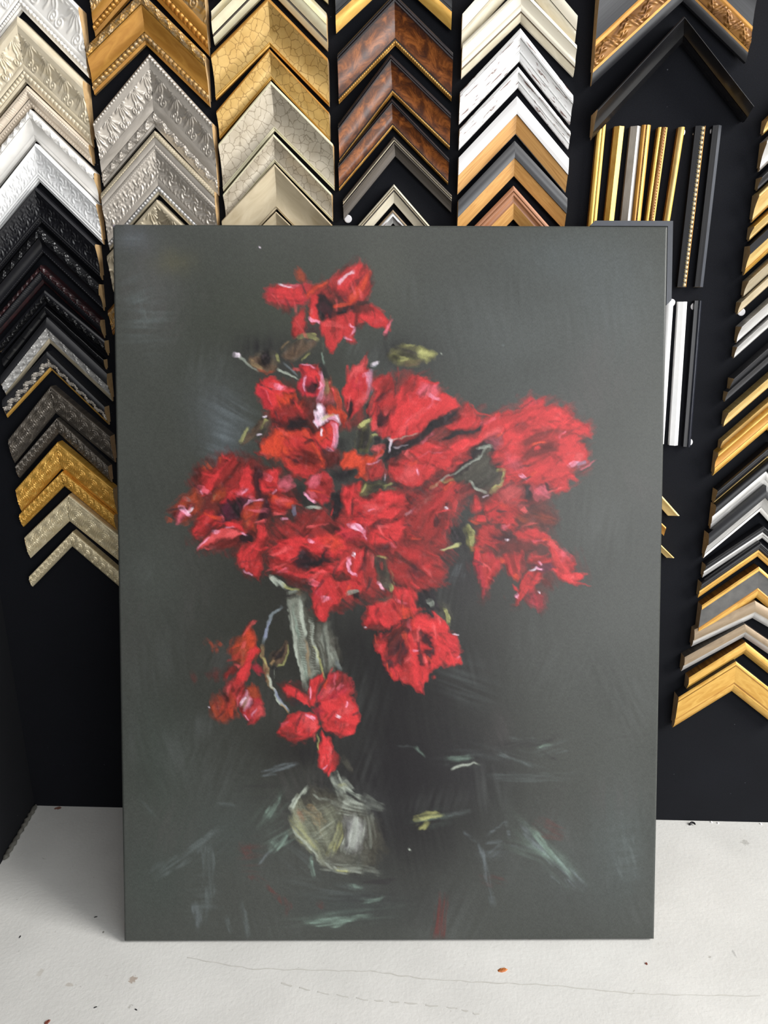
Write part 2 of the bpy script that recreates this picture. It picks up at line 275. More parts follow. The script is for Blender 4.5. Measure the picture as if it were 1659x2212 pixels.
def corner(label, A, B, L=None, R=None, bands=None, side=None, raw='raw_wood', group=None, hw=None, l=None, lift=0.):
    """a mitred frame corner hung point up; A, B outer and inner point, L, R outer ends (sight lines)"""
    ho = bands[0][2]*.001; hi = bands[-1][3]*.001
    if A is None:
        Lw = on_wall(*L, ho); lw = on_wall(*l, hi); tv = Lw[1]-lw[1]
        Aw = (Lw[0]+hw, Lw[1]+hw); Bw = (Aw[0], Aw[1]-tv); Rw = (Aw[0]+hw, Lw[1])
    else:
        Aw = on_wall(*A, ho); Bw = on_wall(*B, hi)
        Lw = on_wall(*L, ho) if L else None; Rw = on_wall(*R, ho) if R else None
        if Lw is None: Lw = (2*Aw[0]-Rw[0], Rw[1])
        if Rw is None: Rw = (2*Aw[0]-Lw[0], Lw[1])
    def inner(E): return (E[0], Bw[1]+(E[1]-Aw[1])*(E[0]-Bw[0])/(E[0]-Aw[0]))
    zb = min(inner(Lw)[1], inner(Rw)[1])
    e = empty('frame_corner_sample', (Aw[0], 0, zb)); tag(e, label, 'frame sample', group)
    org = (Aw[0], 0., zb)
    for E in (Lw, Rw): rail(e, org, Aw, E, Bw, inner(E), bands, side or bands[0][5], raw)
    return e
# profiles
def p_ornate(m, ho=32, hi=13, orn='acanthus', lip='bead', e=.14, mid=.70, m2=None):
    return [(0, e*.55, ho-3, ho, .8, m), (e*.55, e, ho, ho-2, 0, m), (e, mid, ho-2, hi+5, -3, m, orn, 'carved_band'), (mid, mid+.10, hi+6, hi+5, .8, m), (mid+.10, .94, hi+4, hi+3, .8, m2 or m, lip, 'beaded_lip'), (.94, 1, hi+2, hi, 0, m)]
def p_swirl(m, ho=24, hi=12): return [(0, .07, ho-3, ho, .6, m, 'rope', 'rope_edge'), (.07, .93, ho, hi, 3, m, 'swirl', 'carved_band'), (.93, 1, hi, hi-2, 0, m)]
def p_cove(m, edge, lip, ho=28, hi=10, e=.10, lp=.90, c=-4): return [(0, e, ho-1, ho, .5, edge), (e, lp, ho, hi+2, c, m), (lp, .95, hi+3, hi+2, .6, lip, None, 'lip'), (.95, 1, hi+1, hi, 0, lip)]
def p_two(m1, m2, split=.5, ho=26, hi=12, b1=2, b2=0): return [(0, split, ho-4, ho-2, b1, m1), (split, 1, ho-5, hi, b2, m2, None, 'inner_slope')]
def p_ogee(m, ho=26, hi=10): return [(0, .16, ho-2, ho, 1.2, m), (.16, .24, ho-2, ho-3, 0, m), (.24, .62, ho-3, hi+7, -2, m), (.62, .70, hi+8, hi+7, .6, m), (.70, 1, hi+6, hi, 2, m)]
# ---------------------------------------------------------------- the painted picture (colour attribute of the canvas front)
PW, PH = 640, 848
CORN = [(245.5, 491.0), (1441.2, 497.0), (1412.8, 2032.4), (267.7, 2039.9)]
def homography(src, dst):
    A = []; b = []
    for (x, y), (u, v) in zip(src, dst):
        A.append([x, y, 1, 0, 0, 0, -u*x, -u*y]); b.append(u)
        A.append([0, 0, 0, x, y, 1, -v*x, -v*y]); b.append(v)
    h = np.linalg.solve(np.array(A, float), np.array(b, float))
    return np.append(h, 1).reshape(3, 3)
def make_painting():
    Hm = homography(CORN, [(0, 0), (PW, 0), (PW, PH), (0, PH)])
    rs = np.random.RandomState(7)
    def vnoise(cells_x, cells_y, w=PW, h=PH):
        g = rs.rand(int(cells_y)+3, int(cells_x)+3)
        xs = np.linspace(0, cells_x, w); ys = np.linspace(0, cells_y, h)
        xi = xs.astype(int); yi = ys.astype(int); fx = xs-xi; fy = ys-yi
        fx = fx*fx*(3-2*fx); fy = (fy*fy*(3-2*fy))[:, None]
        a = g[np.ix_(yi, xi)]; b = g[np.ix_(yi, xi+1)]; c = g[np.ix_(yi+1, xi)]; d = g[np.ix_(yi+1, xi+1)]
        return (a*(1-fx)+b*fx)*(1-fy)+(c*(1-fx)+d*fx)*fy-.5
    N1 = vnoise(40, 53)*1.2+vnoise(90, 120)*.8+vnoise(200, 260)*.5
    N2 = vnoise(40, 53)*1.2+vnoise(90, 120)*.8+vnoise(200, 260)*.5
    NB = vnoise(5, 7)+vnoise(11, 15)*.6+vnoise(25, 33)*.3
    NF = vnoise(320, 424)
    N3 = vnoise(75, 100)+vnoise(150, 200)*.7+vnoise(30, 40)*.6
    N4 = vnoise(110, 146)+vnoise(220, 290)*.6
    T = rs.rand(256, 256)
    T = (T+np.roll(T, 1, 0)+np.roll(T, 1, 1)+np.roll(np.roll(T, 1, 0), 1, 1))/4
    T = (T-.5)*2.2
    def streak(X, Y, ang, lx=26., ly=2.2, seed=0):
        ca, sa = math.cos(ang), math.sin(ang)
        u = (X*ca+Y*sa)/lx+seed*17.3; v = (-X*sa+Y*ca)/ly+seed*5.1
        ui = np.floor(u).astype(int); vi = np.floor(v).astype(int); fu = u-ui; fv = v-vi
        g = lambda a, b: T[b % 256, a % 256]
        return (g(ui, vi)*(1-fu)+g(ui+1, vi)*fu)*(1-fv)+(g(ui, vi+1)*(1-fu)+g(ui+1, vi+1)*fu)*fv
    PAL = dict(R=(190, 52, 55), r=(156, 46, 46), d=(96, 38, 36), m=(56, 31, 36), o=(192, 66, 44), k=(40, 37, 40), K=(30, 28, 31),
               p=(202, 96, 112), P=(226, 158, 186), w=(222, 208, 222), c=(164, 44, 58), s=(200, 82, 84), g=(98, 96, 62), y=(168, 168, 108),
               b=(92, 74, 60), e=(168, 176, 164), l=(120, 126, 150), q=(128, 150, 138), n=(70, 68, 60), h=(92, 100, 100), u=(104, 112, 116),
               B=(150, 62, 40), v=(96, 40, 60), z=(58, 61, 55), x=(140, 116, 84), f=(84, 37, 35))
    lin = lambda c: ((np.array(c, float)/255+.055)/1.055)**2.4
    LP = {k: lin(v) for k, v in PAL.items()}
    buf = np.empty((PH, PW, 3)); hgt = np.zeros((PH, PW))
    buf[:] = lin((64, 66, 63))
    YY, XX = np.mgrid[0:PH, 0:PW].astype(float)
    st = dict(o=(0, 0), s=1.0)
    def Z(ox, oy, sc): st['o'] = (ox, oy); st['s'] = sc
    def tr(pts):
        a = np.array(pts, float).reshape(-1, 2)*st['s']+np.array(st['o'])
        q = np.c_[a, np.ones(len(a))]@Hm.T
        return q[:, :2]/q[:, 2:]
    pxs = PW/1165.0
    def box(lo, hi, pad):
        x0 = max(0, int(lo[0]-pad)); x1 = min(PW, int(hi[0]+pad)+1); y0 = max(0, int(lo[1]-pad)); y1 = min(PH, int(hi[1]+pad)+1)
        return (slice(y0, y1), slice(x0, x1)) if x1 > x0 and y1 > y0 else None
    def comp(sl, col, al, relief=0.):
        a = np.clip(al, 0, 1)[..., None]
        buf[sl] = buf[sl]*(1-a)+col*a
        if relief: hgt[sl] = hgt[sl]*(1-a[..., 0])+a[..., 0]*relief
    cnt = [0]
    def F(col, pts, al=.95, ang=None, soft=2.2, warp=3.2, var=.30, mix=None, dry=.0, feather=0, tip=None):
        """a petal or patch: polygon with ragged brushed edge; streaks run along ang (degrees in the photo)"""
        cnt[0] += 1
        if col in ('d', 'm', 'f', 'K', 'k'): al = min(.97, al*1.25)
        soft *= .55; p = tr(pts); sl = box(p.min(0), p.max(0), soft*3+6)
        if sl is None: return
        X = XX[sl]+N1[sl]*warp; Y = YY[sl]+N2[sl]*warp
        inside = np.zeros(X.shape, bool); dist = np.full(X.shape, 1e9)
        n = len(p)
        for i in range(n):
            ax, ay = p[i]; bx, by = p[(i+1) % n]
            if ay != by:
                c = ((ay > Y) != (by > Y)) & (X < (bx-ax)*(Y-ay)/(by-ay)+ax); inside ^= c
            dx, dy = bx-ax, by-ay; L = dx*dx+dy*dy+1e-9
            t = np.clip(((X-ax)*dx+(Y-ay)*dy)/L, 0, 1)
            dist = np.minimum(dist, np.hypot(X-ax-t*dx, Y-ay-t*dy))
        sd = np.where(inside, dist, -dist)
        if ang is None:
            dd = p-p.mean(0); w, v = np.linalg.eigh(dd.T@dd); a = math.atan2(v[1, 1], v[0, 1])
        else: a = math.radians(ang)
        S = streak(XX[sl]+N1[sl]*2, YY[sl]+N2[sl]*2, a, 11, 1.5, cnt[0])
        S2 = streak(XX[sl], YY[sl], a, 24, 4.0, cnt[0]+31)
        m = np.clip((sd+S*(.6+soft*.8))/soft*.5+.5, 0, 1)
        if dry: m = m*np.clip(.5+(S+S2)*.9+(1-dry)*.6, 0, 1)
        C = LP[col] if isinstance(col, str) else lin(col)
        cc = C*np.clip(1+var*(S*.9+S2*1.3)-.08, .3, 1.18)[..., None]
        if mix:
            k = np.clip(.5+S2*1.6+S*.5, 0, 1)[..., None]; cc = cc*(1-k)+LP[mix]*k
        dk = np.clip((N3[sl]*.45*(1 if cnt[0] % 2 else -1)+.6*S2+.35*S-.12)*2.2, 0, 1)*.62
        rim = np.clip(1-sd/2.2, 0, 1)*.22*(sd > -1)
        lt = np.clip((N4[sl]*(1 if cnt[0] % 3 else -1)-.22)*3, 0, 1)[..., None]*.35
        cc = cc*(1-np.clip(dk+rim, 0, .75))[..., None]
        cc = cc*(1-lt)+lt*(cc*1.15+np.array([.05, .035, .04]))
        comp(sl, cc, m*al, .5)
    def L(col, pts, w=6., w1=None, al=.9, dry=.25, soft=1.2):
        """a brush stroke along a polyline, width w to w1 in photo pixels"""
        cnt[0] += 1
        p = tr(pts); w1 = w if w1 is None else w1
        w0_, w1_ = w*pxs/2, w1*pxs/2
        sl = box(p.min(0), p.max(0), max(w0_, w1_)+6)
        if sl is None: return
        X = XX[sl]+N1[sl]*2.6; Y = YY[sl]+N2[sl]*2.6
        seg = np.hypot(*(p[1:]-p[:-1]).T); cum = np.r_[0, np.cumsum(seg)]; tot = cum[-1]+1e-9
        best = np.full(X.shape, 1e9); tt = np.zeros(X.shape); ang = math.atan2(*(p[-1]-p[0])[::-1])
        for i in range(len(p)-1):
            ax, ay = p[i]; dx, dy = p[i+1]-p[i]; LL = dx*dx+dy*dy+1e-9
            t = np.clip(((X-ax)*dx+(Y-ay)*dy)/LL, 0, 1); d = np.hypot(X-ax-t*dx, Y-ay-t*dy)
            u = d < best; best = np.where(u, d, best); tt = np.where(u, (cum[i]+t*seg[i])/tot, tt)
        wd = w0_+(w1_-w0_)*tt
        S = streak(XX[sl], YY[sl], ang, 9, 1.3, cnt[0])
        m = np.clip((wd*(1+S*.5)-best)/soft+.5, 0, 1)*np.clip(tt*8+.35, 0, 1)*np.clip((1-tt)*6+.2, 0, 1)*np.clip(1-dry+S*dry*2.2, 0, 1)
        C = LP[col] if isinstance(col, str) else lin(col)
        comp(sl, C*np.clip(1+.25*S, .3, 2)[..., None], m*al, .8)
    def G(col, x, y, rx, ry, al=.5, rot=0, dry=.35, sa=None):
        """a soft scumbled patch"""
        cnt[0] += 1
        c = tr([(x, y)])[0]; k = st['s']*pxs; rx *= k; ry *= k
        R = max(rx, ry)*2.2; sl = box(c-R, c+R, 1)
        if sl is None: return
        a = math.radians(rot); ca, sa_ = math.cos(a), math.sin(a)
        X = XX[sl]-c[0]+N1[sl]*4; Y = YY[sl]-c[1]+N2[sl]*4
        u = (X*ca+Y*sa_)/rx; v = (-X*sa_+Y*ca)/ry
        S = streak(XX[sl], YY[sl], a if sa is None else math.radians(sa), 22, 2.0, cnt[0])
        m = np.exp(-(u*u+v*v)*1.1)*np.clip(1-dry+S*dry*2.4, 0, 1.4)
        C = LP[col] if isinstance(col, str) else lin(col)
        comp(sl, np.broadcast_to(C, m.shape+(3,)), m*al, 0)
    # --- ground: mottled grey green with cooler and darker passages
    Z(0, 0, 1)
    for x, y, rx, ry, c, al in [(640, 900, 300, 420, (46, 48, 41), .6), (700, 1350, 340, 300, (40, 41, 38), .55), (620, 1600, 260, 200, (44, 47, 43), .5), (1120, 1250, 260, 300, (54, 54, 52), .45), (1080, 760, 260, 220, (60, 63, 62), .4)]: G(c, x, y, rx, ry, al, 0, .08, 70)
    for cx, cy, rx, ry, c, al in [(330, 640, 60, 120, (84, 84, 84), .5), (290, 520, 40, 30, (88, 92, 98), .5), (470, 880, 60, 70, (82, 86, 90), .5),
            (490, 960, 40, 60, (90, 98, 104), .5), (380, 575, 40, 26, (88, 84, 62), .45), (560, 700, 200, 160, (54, 58, 50), .5), (650, 1500, 320, 260, (44, 44, 40), .75),
            (640, 1350, 120, 160, (38, 38, 34), .7), (860, 1560, 190, 260, (27, 25, 27), .92), (900, 1750, 160, 170, (28, 26, 29), .92), (840, 1420, 120, 150, (24, 22, 24), .92),
            (830, 1700, 110, 110, (26, 24, 27), .85), (980, 1420, 110, 120, (36, 34, 35), .7), (1010, 1650, 120, 120, (36, 34, 37), .7), (1050, 1300, 80, 120, (52, 51, 50), .5), (990, 1250, 50, 70, (48, 44, 48), .6),
            (1100, 700, 180, 120, (76, 80, 80), .5), (1330, 640, 100, 140, (84, 90, 92), .4), (1200, 560, 120, 60, (78, 84, 86), .4), (830, 600, 60, 90, (80, 82, 76), .4), (1150, 900, 90, 90, (62, 66, 66), .4),
            (1300, 1400, 120, 180, (66, 68, 66), .4), (330, 1250, 70, 120, (66, 70, 66), .5), (340, 1650, 80, 160, (58, 66, 60), .5), (330, 1900, 90, 110, (60, 68, 64), .5), (480, 1800, 90, 90, (60, 68, 66), .4),
            (760, 1960, 120, 40, (60, 66, 66), .5), (1230, 1900, 160, 110, (76, 80, 80), .4), (1340, 1820, 70, 140, (84, 92, 92), .4), (640, 1620, 70, 50, (30, 28, 28), .8), (900, 1960, 110, 60, (50, 50, 50), .5),
            (600, 780, 110, 60, (42, 40, 42), .6), (880, 780, 80, 50, (44, 44, 44), .6), (840, 1130, 200, 130, (32, 29, 31), .9), (700, 1150, 200, 130, (34, 30, 29), .85), (520, 1090, 110, 90, (52, 46, 42), .6), (1000, 1000, 120, 90, (32, 30, 32), .9)]:
        G(c, cx, cy, rx, ry, al, 0, .10, 80)
    for i in range(110):
        x, y = 250+rs.rand()*1190, 500+rs.rand()*1530; v = rs.rand()
        G((84, 87, 86) if v < .4 else (46, 48, 45) if v < .8 else (78, 74, 74), x, y, 25+rs.rand()*60, 25+rs.rand()*70, .10+.18*rs.rand(), rs.rand()*180, .5, 60+rs.rand()*60)
    for c, x, y, rx, ry, al, ro in [('q', 590, 1750, 40, 16, .28, -50), ('q', 615, 1812, 34, 20, .32, -30), ('h', 640, 1850, 50, 30, .3, 40), ('h', 720, 1925, 90, 20, .3, 8), ('q', 740, 1985, 90, 14, .3, -6), ('h', 430, 1850, 70, 24, .25, -40), ('h', 440, 1950, 26, 60, .28, 0), ('q', 1190, 1850, 80, 22, .30, 45), ('q', 1150, 1845, 46, 26, .22, 20), ('u', 1065, 1835, 30, 30, .2, 0), ('h', 1010, 1640, 60, 16, .25, 0), ('h', 1120, 1640, 80, 14, .25, 15), ('h', 1190, 1620, 30, 10, .35, -20), ('h', 1010, 1480, 60, 40, .2, 20), ('h', 1350, 1850, 30, 70, .25, -10), ('k', 640, 1780, 30, 60, .5, 0), ('k', 780, 1945, 90, 16, .4, 0), ('k', 560, 1700, 60, 40, .25, 0), ('d', 545, 1850, 20, 40, .25, 0), ('q', 935, 1772, 34, 14, .3, -10), ('h', 320, 700, 50, 60, .35, 0), ('h', 300, 640, 26, 50, .3, -20), ('u', 500, 900, 50, 34, .35, 30), ('u', 480, 960, 26, 44, .35, 20), ('u', 282, 530, 26, 20, .3, 0)]:
        G(c, x, y, rx, ry, al, ro, .7, ro)
    # lower table cloth: scumbled cool strokes
    for c, pts, w, w1, al in [('h', [340, 1890, 420, 1840, 470, 1790], 34, 8, .35), ('h', [440, 1830, 455, 1900, 440, 1990], 30, 22, .32), ('u', [420, 1960, 430, 1990, 425, 2010], 16, 10, .4), ('h', [330, 1760, 300, 1730], 16, 6, .3),
            ('q', [575, 1765, 600, 1740, 606, 1722], 18, 4, .55), ('q', [590, 1835, 612, 1815, 620, 1800], 22, 8, .45), ('q', [670, 1862, 672, 1884, 676, 1900], 9, 5, .6), ('u', [560, 1868, 580, 1848, 590, 1838], 6, 3, .5),
            ('q', [660, 1995, 720, 1992, 800, 1978], 14, 10, .6), ('q', [672, 2002, 700, 2004, 770, 1990], 8, 5, .6), ('q', [760, 1918, 786, 1922], 12, 4, .5), ('q', [780, 1948, 830, 1940], 14, 6, .4), ('u', [570, 1672, 600, 1662, 640, 1655], 16, 8, .5), ('u', [566, 1678, 600, 1674], 5, 2, .5),
            ('h', [490, 1990, 500, 2020], 14, 6, .4), ('h', [520, 1950, 535, 2030], 8, 10, .35), ('h', [470, 1740, 510, 1744], 8, 4, .4), ('d', [540, 1896, 570, 1908, 596, 1936], 10, 5, .5), ('d', [528, 1830, 540, 1850], 26, 16, .3), ('d', [600, 1940, 625, 1960, 615, 1985], 16, 8, .3), ('d', [690, 1955, 700, 1962], 14, 8, .3),
            ('d', [955, 1940, 950, 1985, 945, 2030], 18, 34, .55), ('d', [1170, 1790, 1220, 1810], 40, 20, .22), ('d', [1050, 1900, 1085, 1910], 30, 20, .2),
            ('u', [1130, 1786, 1160, 1830, 1230, 1890, 1254, 1918], 12, 26, .5), ('q', [1150, 1800, 1190, 1850, 1240, 1905], 18, 10, .4), ('u', [1100, 1810, 1090, 1776, 1052, 1806], 5, 4, .4), ('u', [1032, 1822, 1045, 1860, 1052, 1900, 1062, 1958], 8, 10, .55), ('u', [1000, 1800, 1030, 1822], 4, 5, .4), ('u', [1050, 1822, 1086, 1820], 5, 4, .5), ('u', [1058, 1850, 1084, 1826], 14, 8, .3), ('u', [1100, 1830, 1150, 1834], 6, 5, .3),
            ('h', [1170, 1880, 1195, 1920], 3, 2, .6), ('h', [1190, 1892, 1222, 1932], 3, 2, .6), ('h', [1215, 1895, 1236, 1925], 3, 2, .7), ('h', [1350, 1815, 1375, 1900], 26, 8, .25), ('h', [1325, 1850, 1345, 1905], 16, 6, .25),
            ('e', [977, 1666, 1000, 1655, 1026, 1650, 1036, 1655], 3, 2, .8), ('q', [965, 1645, 1020, 1640], 16, 10, .3), ('q', [896, 1618, 918, 1640], 7, 2, .6), ('h', [860, 1616, 896, 1616], 4, 3, .4), ('q', [1165, 1616, 1190, 1608], 6, 2, .6), ('h', [1075, 1632, 1150, 1660], 9, 4, .4), ('h', [1100, 1598, 1190, 1605], 6, 4, .35), ('k', [1080, 1612, 1180, 1604, 1210, 1590], 16, 8, .5), ('k', [1160, 1624, 1205, 1648], 9, 4, .5), ('h', [1200, 1632, 1226, 1627], 3, 2, .6), ('h', [1060, 1684, 1250, 1680], 20, 16, .2), ('k', [1310, 1600, 1410, 1586], 10, 14, .25),
            ('y', [905, 1775, 925, 1762, 958, 1762], 20, 6, .6), ('y', [902, 1790, 915, 1790, 924, 1772], 8, 14, .5), ('h', [965, 1762, 1022, 1754], 8, 6, .35), ('h', [300, 640, 318, 700], 30, 10, .25)]:
        L(c, pts, w, w1, al, .5, 3.)
    # --- vase body
    F('n', [640, 1738, 632, 1770, 640, 1800, 668, 1848, 710, 1878, 760, 1893, 800, 1880, 830, 1840, 812, 1780, 780, 1740, 740, 1720, 700, 1706, 670, 1705], .75, 60, 9, 5, .3)
    Z(400, 1600, .3014)
    F((120, 122, 104), [768, 500, 800, 420, 830, 520, 850, 600, 880, 700, 960, 760, 1010, 840, 1000, 890, 900, 820, 800, 700, 760, 590], .8, 60, 6, 4, .35)
    for c, pts, w, w1, al in [('e', [762, 510, 790, 430, 870, 348], 10, 5, .75), ('e', [770, 600, 800, 690, 900, 790, 960, 860, 1060, 920, 1150, 945], 7, 7, .65), ('y', [790, 600, 850, 720, 960, 780], 18, 14, .45), ('x', [830, 560, 900, 500, 950, 640], 20, 12, .5), ('B', [820, 520, 850, 600], 10, 6, .4), ('x', [960, 680, 980, 590, 940, 510], 14, 8, .5),
            ('e', [900, 720, 1000, 660, 1100, 580], 18, 8, .4), ('y', [1040, 790, 1090, 700, 1110, 590], 26, 8, .5), ('e', [1160, 770, 1210, 660, 1210, 540], 24, 14, .6), ('e', [1230, 740, 1260, 640, 1250, 560], 14, 8, .4), ('k', [1150, 780, 1165, 690, 1165, 570], 9, 6, .75), ('k', [1030, 730, 1060, 660, 1080, 600], 7, 3, .7), ('k', [1240, 900, 1245, 800], 8, 4, .6), ('e', [1000, 900, 1120, 930, 1280, 920], 20, 18, .35), ('e', [1240, 930, 1400, 960], 16, 10, .18), ('y', [1090, 930, 1170, 945], 8, 6, .8),
            ('e', [1060, 260, 1090, 330, 1130, 400], 18, 22, .45), ('e', [1100, 340, 1170, 420, 1260, 440], 26, 20, .5), ('e', [1130, 300, 1200, 360], 14, 8, .35), ('y', [1110, 340, 1150, 320], 10, 6, .5), ('e', [1120, 460, 1230, 500, 1290, 500], 36, 22, .4), ('e', [1260, 560, 1330, 680, 1300, 790], 40, 14, .18), ('e', [1280, 440, 1420, 500], 30, 10, .15), ('n', [1130, 150, 1180, 250], 16, 12, .5), ('e', [920, 380, 960, 420, 1040, 440], 6, 4, .6), ('k', [1200, 980, 1300, 1010, 1440, 1020, 1520, 990], 8, 10, .6), ('K', [880, 60, 880, 200], 44, 16, .55), ('K', [820, 120, 830, 260], 14, 4, .4), ('K', [1000, 300, 1000, 350], 34, 20, .6), ('k', [870, 440, 900, 470, 840, 500], 14, 10, .5)]:
        L(c, pts, w*1.15, w1*1.1, al, .5, 2.)
    F((128, 132, 112), [790, 560, 860, 470, 1000, 470, 1100, 540, 1110, 640, 1060, 760, 1000, 850, 900, 800, 800, 680], .45, 60, 12, 6, .6)
    F((150, 152, 150), [1150, 560, 1220, 530, 1270, 620, 1260, 720, 1230, 790, 1140, 790], .5, 95, 8, 6, .6)
    F((96, 98, 90), [960, 860, 1060, 800, 1250, 790, 1290, 880, 1220, 940, 1100, 930], .5, 20, 10, 6, .6)
    for i in range(40):
        y0 = 480+i*10; L('e' if i % 3 else 'n', [785+max(0, i-14)*6, y0, 930+i*3, y0-16+8*(i % 4), 1080, y0-50], 2.4, 1.6, .10, .5)
    L('k', [1150, 780, 1165, 690, 1165, 570], 9, 6, .6, .4); L('k', [1030, 730, 1060, 660, 1080, 600], 7, 3, .6, .4)
    # --- vase neck
    Z(400, 1240, .2411)
    F('n', [905, 215, 1045, 165, 1080, 300, 1290, 420, 1400, 800, 1300, 920, 1150, 920, 1075, 1060, 1040, 860, 960, 480], .6, 80, 6, 5, .4)
    F((118, 122, 112), [930, 250, 1050, 210, 1080, 420, 1110, 700, 1190, 900, 1060, 980, 1030, 800, 960, 480], .75, 82, 5, 4, .4)
    F((104, 106, 98), [1200, 470, 1290, 450, 1330, 600, 1370, 830, 1290, 880, 1230, 880], .6, 82, 9, 6, .45)
    for c, pts, w, w1, al in [('e', [930, 270, 960, 480, 1030, 800, 1080, 1050], 9, 8, .8), ('q', [970, 300, 1010, 520, 1060, 760, 1090, 960], 6, 7, .6), ('n', [1000, 330, 1040, 600, 1080, 860], 5, 6, .7), ('e', [1030, 240, 1060, 480, 1080, 600], 9, 5, .6), ('x', [1080, 600, 1100, 760, 1120, 920], 6, 6, .7), ('e', [1120, 420, 1150, 620, 1190, 860], 6, 5, .6), ('y', [1150, 660, 1200, 800, 1240, 950], 4, 4, .7), ('n', [1090, 340, 1130, 640, 1150, 880], 8, 8, .7), ('e', [1200, 640, 1240, 880], 6, 4, .5), ('e', [1250, 480, 1260, 640, 1300, 860], 16, 10, .3), ('n', [1200, 460, 1230, 760], 10, 8, .5), ('e', [1300, 700, 1380, 860], 20, 10, .25), ('u', [1360, 790, 1390, 870], 12, 6, .4), ('k', [1080, 210, 1120, 320], 12, 10, .6),
            ('e', [780, 30, 820, 90, 900, 150], 8, 12, .7), ('y', [880, 130, 950, 160, 1030, 160], 8, 5, .6), ('e', [920, 200, 1010, 175], 8, 5, .4), ('b', [1000, 180, 1050, 200], 8, 6, .6), ('k', [900, 210, 1050, 230], 6, 6, .5)]:
        L(c, pts, w, w1, al, .4, 1.6)
    for i in range(26):
        t = i/25; L('e', [985+75*t, 350+520*t, 1040+60*t, 365+525*t], 1.6, 1.2, .4, .3); L('e', [1100+40*t, 400+480*t, 1150+50*t, 410+480*t], 1.6, 1.2, .35, .3)
    # handle
    L('u', [860, 320, 790, 380, 745, 450, 715, 590, 700, 650], 5, 8, .8); L('l', [760, 430, 730, 520, 720, 600], 5, 7, .7); L('x', [700, 650, 695, 740, 712, 850, 718, 900], 8, 9, .85)
    L('y', [700, 760, 715, 830], 5, 4, .7); L('f', [712, 860, 714, 980], 4, 3, .7); L('x', [720, 900, 742, 1010, 790, 1070], 9, 8, .8); L('e', [735, 930, 760, 1020, 840, 1140, 930, 1240], 5, 6, .85); L('l', [790, 1060, 860, 1150, 930, 1240], 5, 4, .7); L('x', [860, 1170, 935, 1270], 4, 3, .8)
    # bud leaf beside handle
    F('b', [755, 800, 790, 720, 900, 620, 925, 690, 890, 800, 820, 850], .8, 120, 3); F('K', [790, 740, 890, 640, 870, 740, 800, 800], .7, 120, 3); L('y', [915, 660, 920, 720, 870, 830, 820, 845], 4, 4, .7); L('x', [760, 830, 800, 790], 5, 4, .7); L('K', [760, 850, 830, 875], 10, 5, .6); L('e', [797, 860, 795, 950], 1.5, 1, .6)
    # --- small red cluster at left
    F('B', [560, 480, 620, 560, 655, 680, 600, 800, 480, 830, 370, 720, 390, 630, 500, 570], .75, 115, 7, 6, .5); F('o', [570, 490, 610, 570, 640, 690, 580, 690, 530, 640, 540, 540], .7, 100, 6, 5, .5); F('R', [580, 690, 640, 640, 655, 690, 600, 800, 560, 980, 500, 1030, 460, 1000, 470, 900, 530, 800], .92, 105, 3, 4, .3)
    F('d', [370, 860, 440, 820, 490, 860, 450, 930, 370, 960, 350, 920], .8, 120, 5, 5, .5); F('R', [380, 920, 410, 900, 400, 950, 370, 970], .7); F('s', [440, 820, 490, 830, 480, 860], .7); F('c', [600, 860, 630, 810, 680, 850, 700, 910, 650, 910], .75, 60, 4)
    F('r', [350, 1040, 390, 980, 470, 950, 540, 1020, 560, 1100, 500, 1200, 380, 1130], .8, 120, 5, 5, .5); F('s', [350, 1070, 380, 1000, 430, 990, 390, 1050, 370, 1110], .8, 115, 3); F('d', [390, 1040, 430, 1010, 450, 1080, 400, 1090], .7)
    F('B', [230, 1240, 280, 1120, 380, 1080, 470, 1160, 460, 1290, 360, 1340, 260, 1310], .85, 70, 8, 6, .55, 'd'); F('o', [340, 1200, 450, 1130, 470, 1200, 440, 1290, 350, 1280], .5, 80, 8, 6, .5)
    F('B', [560, 1020, 620, 995, 660, 1020, 670, 1150, 600, 1150, 540, 1090], .85, 90, 4, 4, .4); F('c', [495, 1160, 560, 1090, 640, 1110, 700, 1180, 710, 1260, 660, 1330, 580, 1362, 520, 1300], .92, 110, 3, 4, .35, 'r'); F('s', [590, 1230, 660, 1180, 710, 1230, 700, 1290, 640, 1300], .6, 110, 4); F('x', [510, 1180, 560, 1070, 610, 1130, 580, 1210, 540, 1240], .75, 120, 4, 4, .5, 'P'); L('w', [515, 1170, 545, 1120], 6, 3, .7); L('P', [600, 1290, 640, 1220], 5, 3, .5); L('P', [530, 1280, 570, 1340], 3, 2, .6)
    for pts in ([200, 620, 250, 690], [300, 630, 330, 660], [260, 690, 270, 740]): L('B', pts, 16, 6, .5, .5, 4)
    F('f', [220, 900, 270, 850, 330, 880, 310, 960, 230, 950], .45, 90, 8, 6, .5); L('f', [60, 910, 100, 990], 10, 8, .5, .5, 4)
    # --- flower at the neck foot
    F('f', [840, 1010, 930, 960, 1010, 970, 1060, 1050, 1080, 1120, 960, 1160, 900, 1120], .5, 30, 8, 6, .5)
    F('R', [880, 1060, 920, 1000, 1000, 1030, 1060, 1080, 1090, 1130, 1110, 1200, 1060, 1180, 990, 1120, 920, 1110], .95, 35, 3); L('k', [950, 1140, 1060, 1190, 1130, 1250], 12, 8, .7)
    F('R', [1130, 960, 1225, 905, 1225, 980, 1180, 1100, 1150, 1200, 1110, 1190, 1100, 1080], .95, 105, 3); L('P', [1115, 1130, 1125, 1020], 3, 2, .6); L('m', [1165, 1090, 1210, 980], 4, 3, .5)
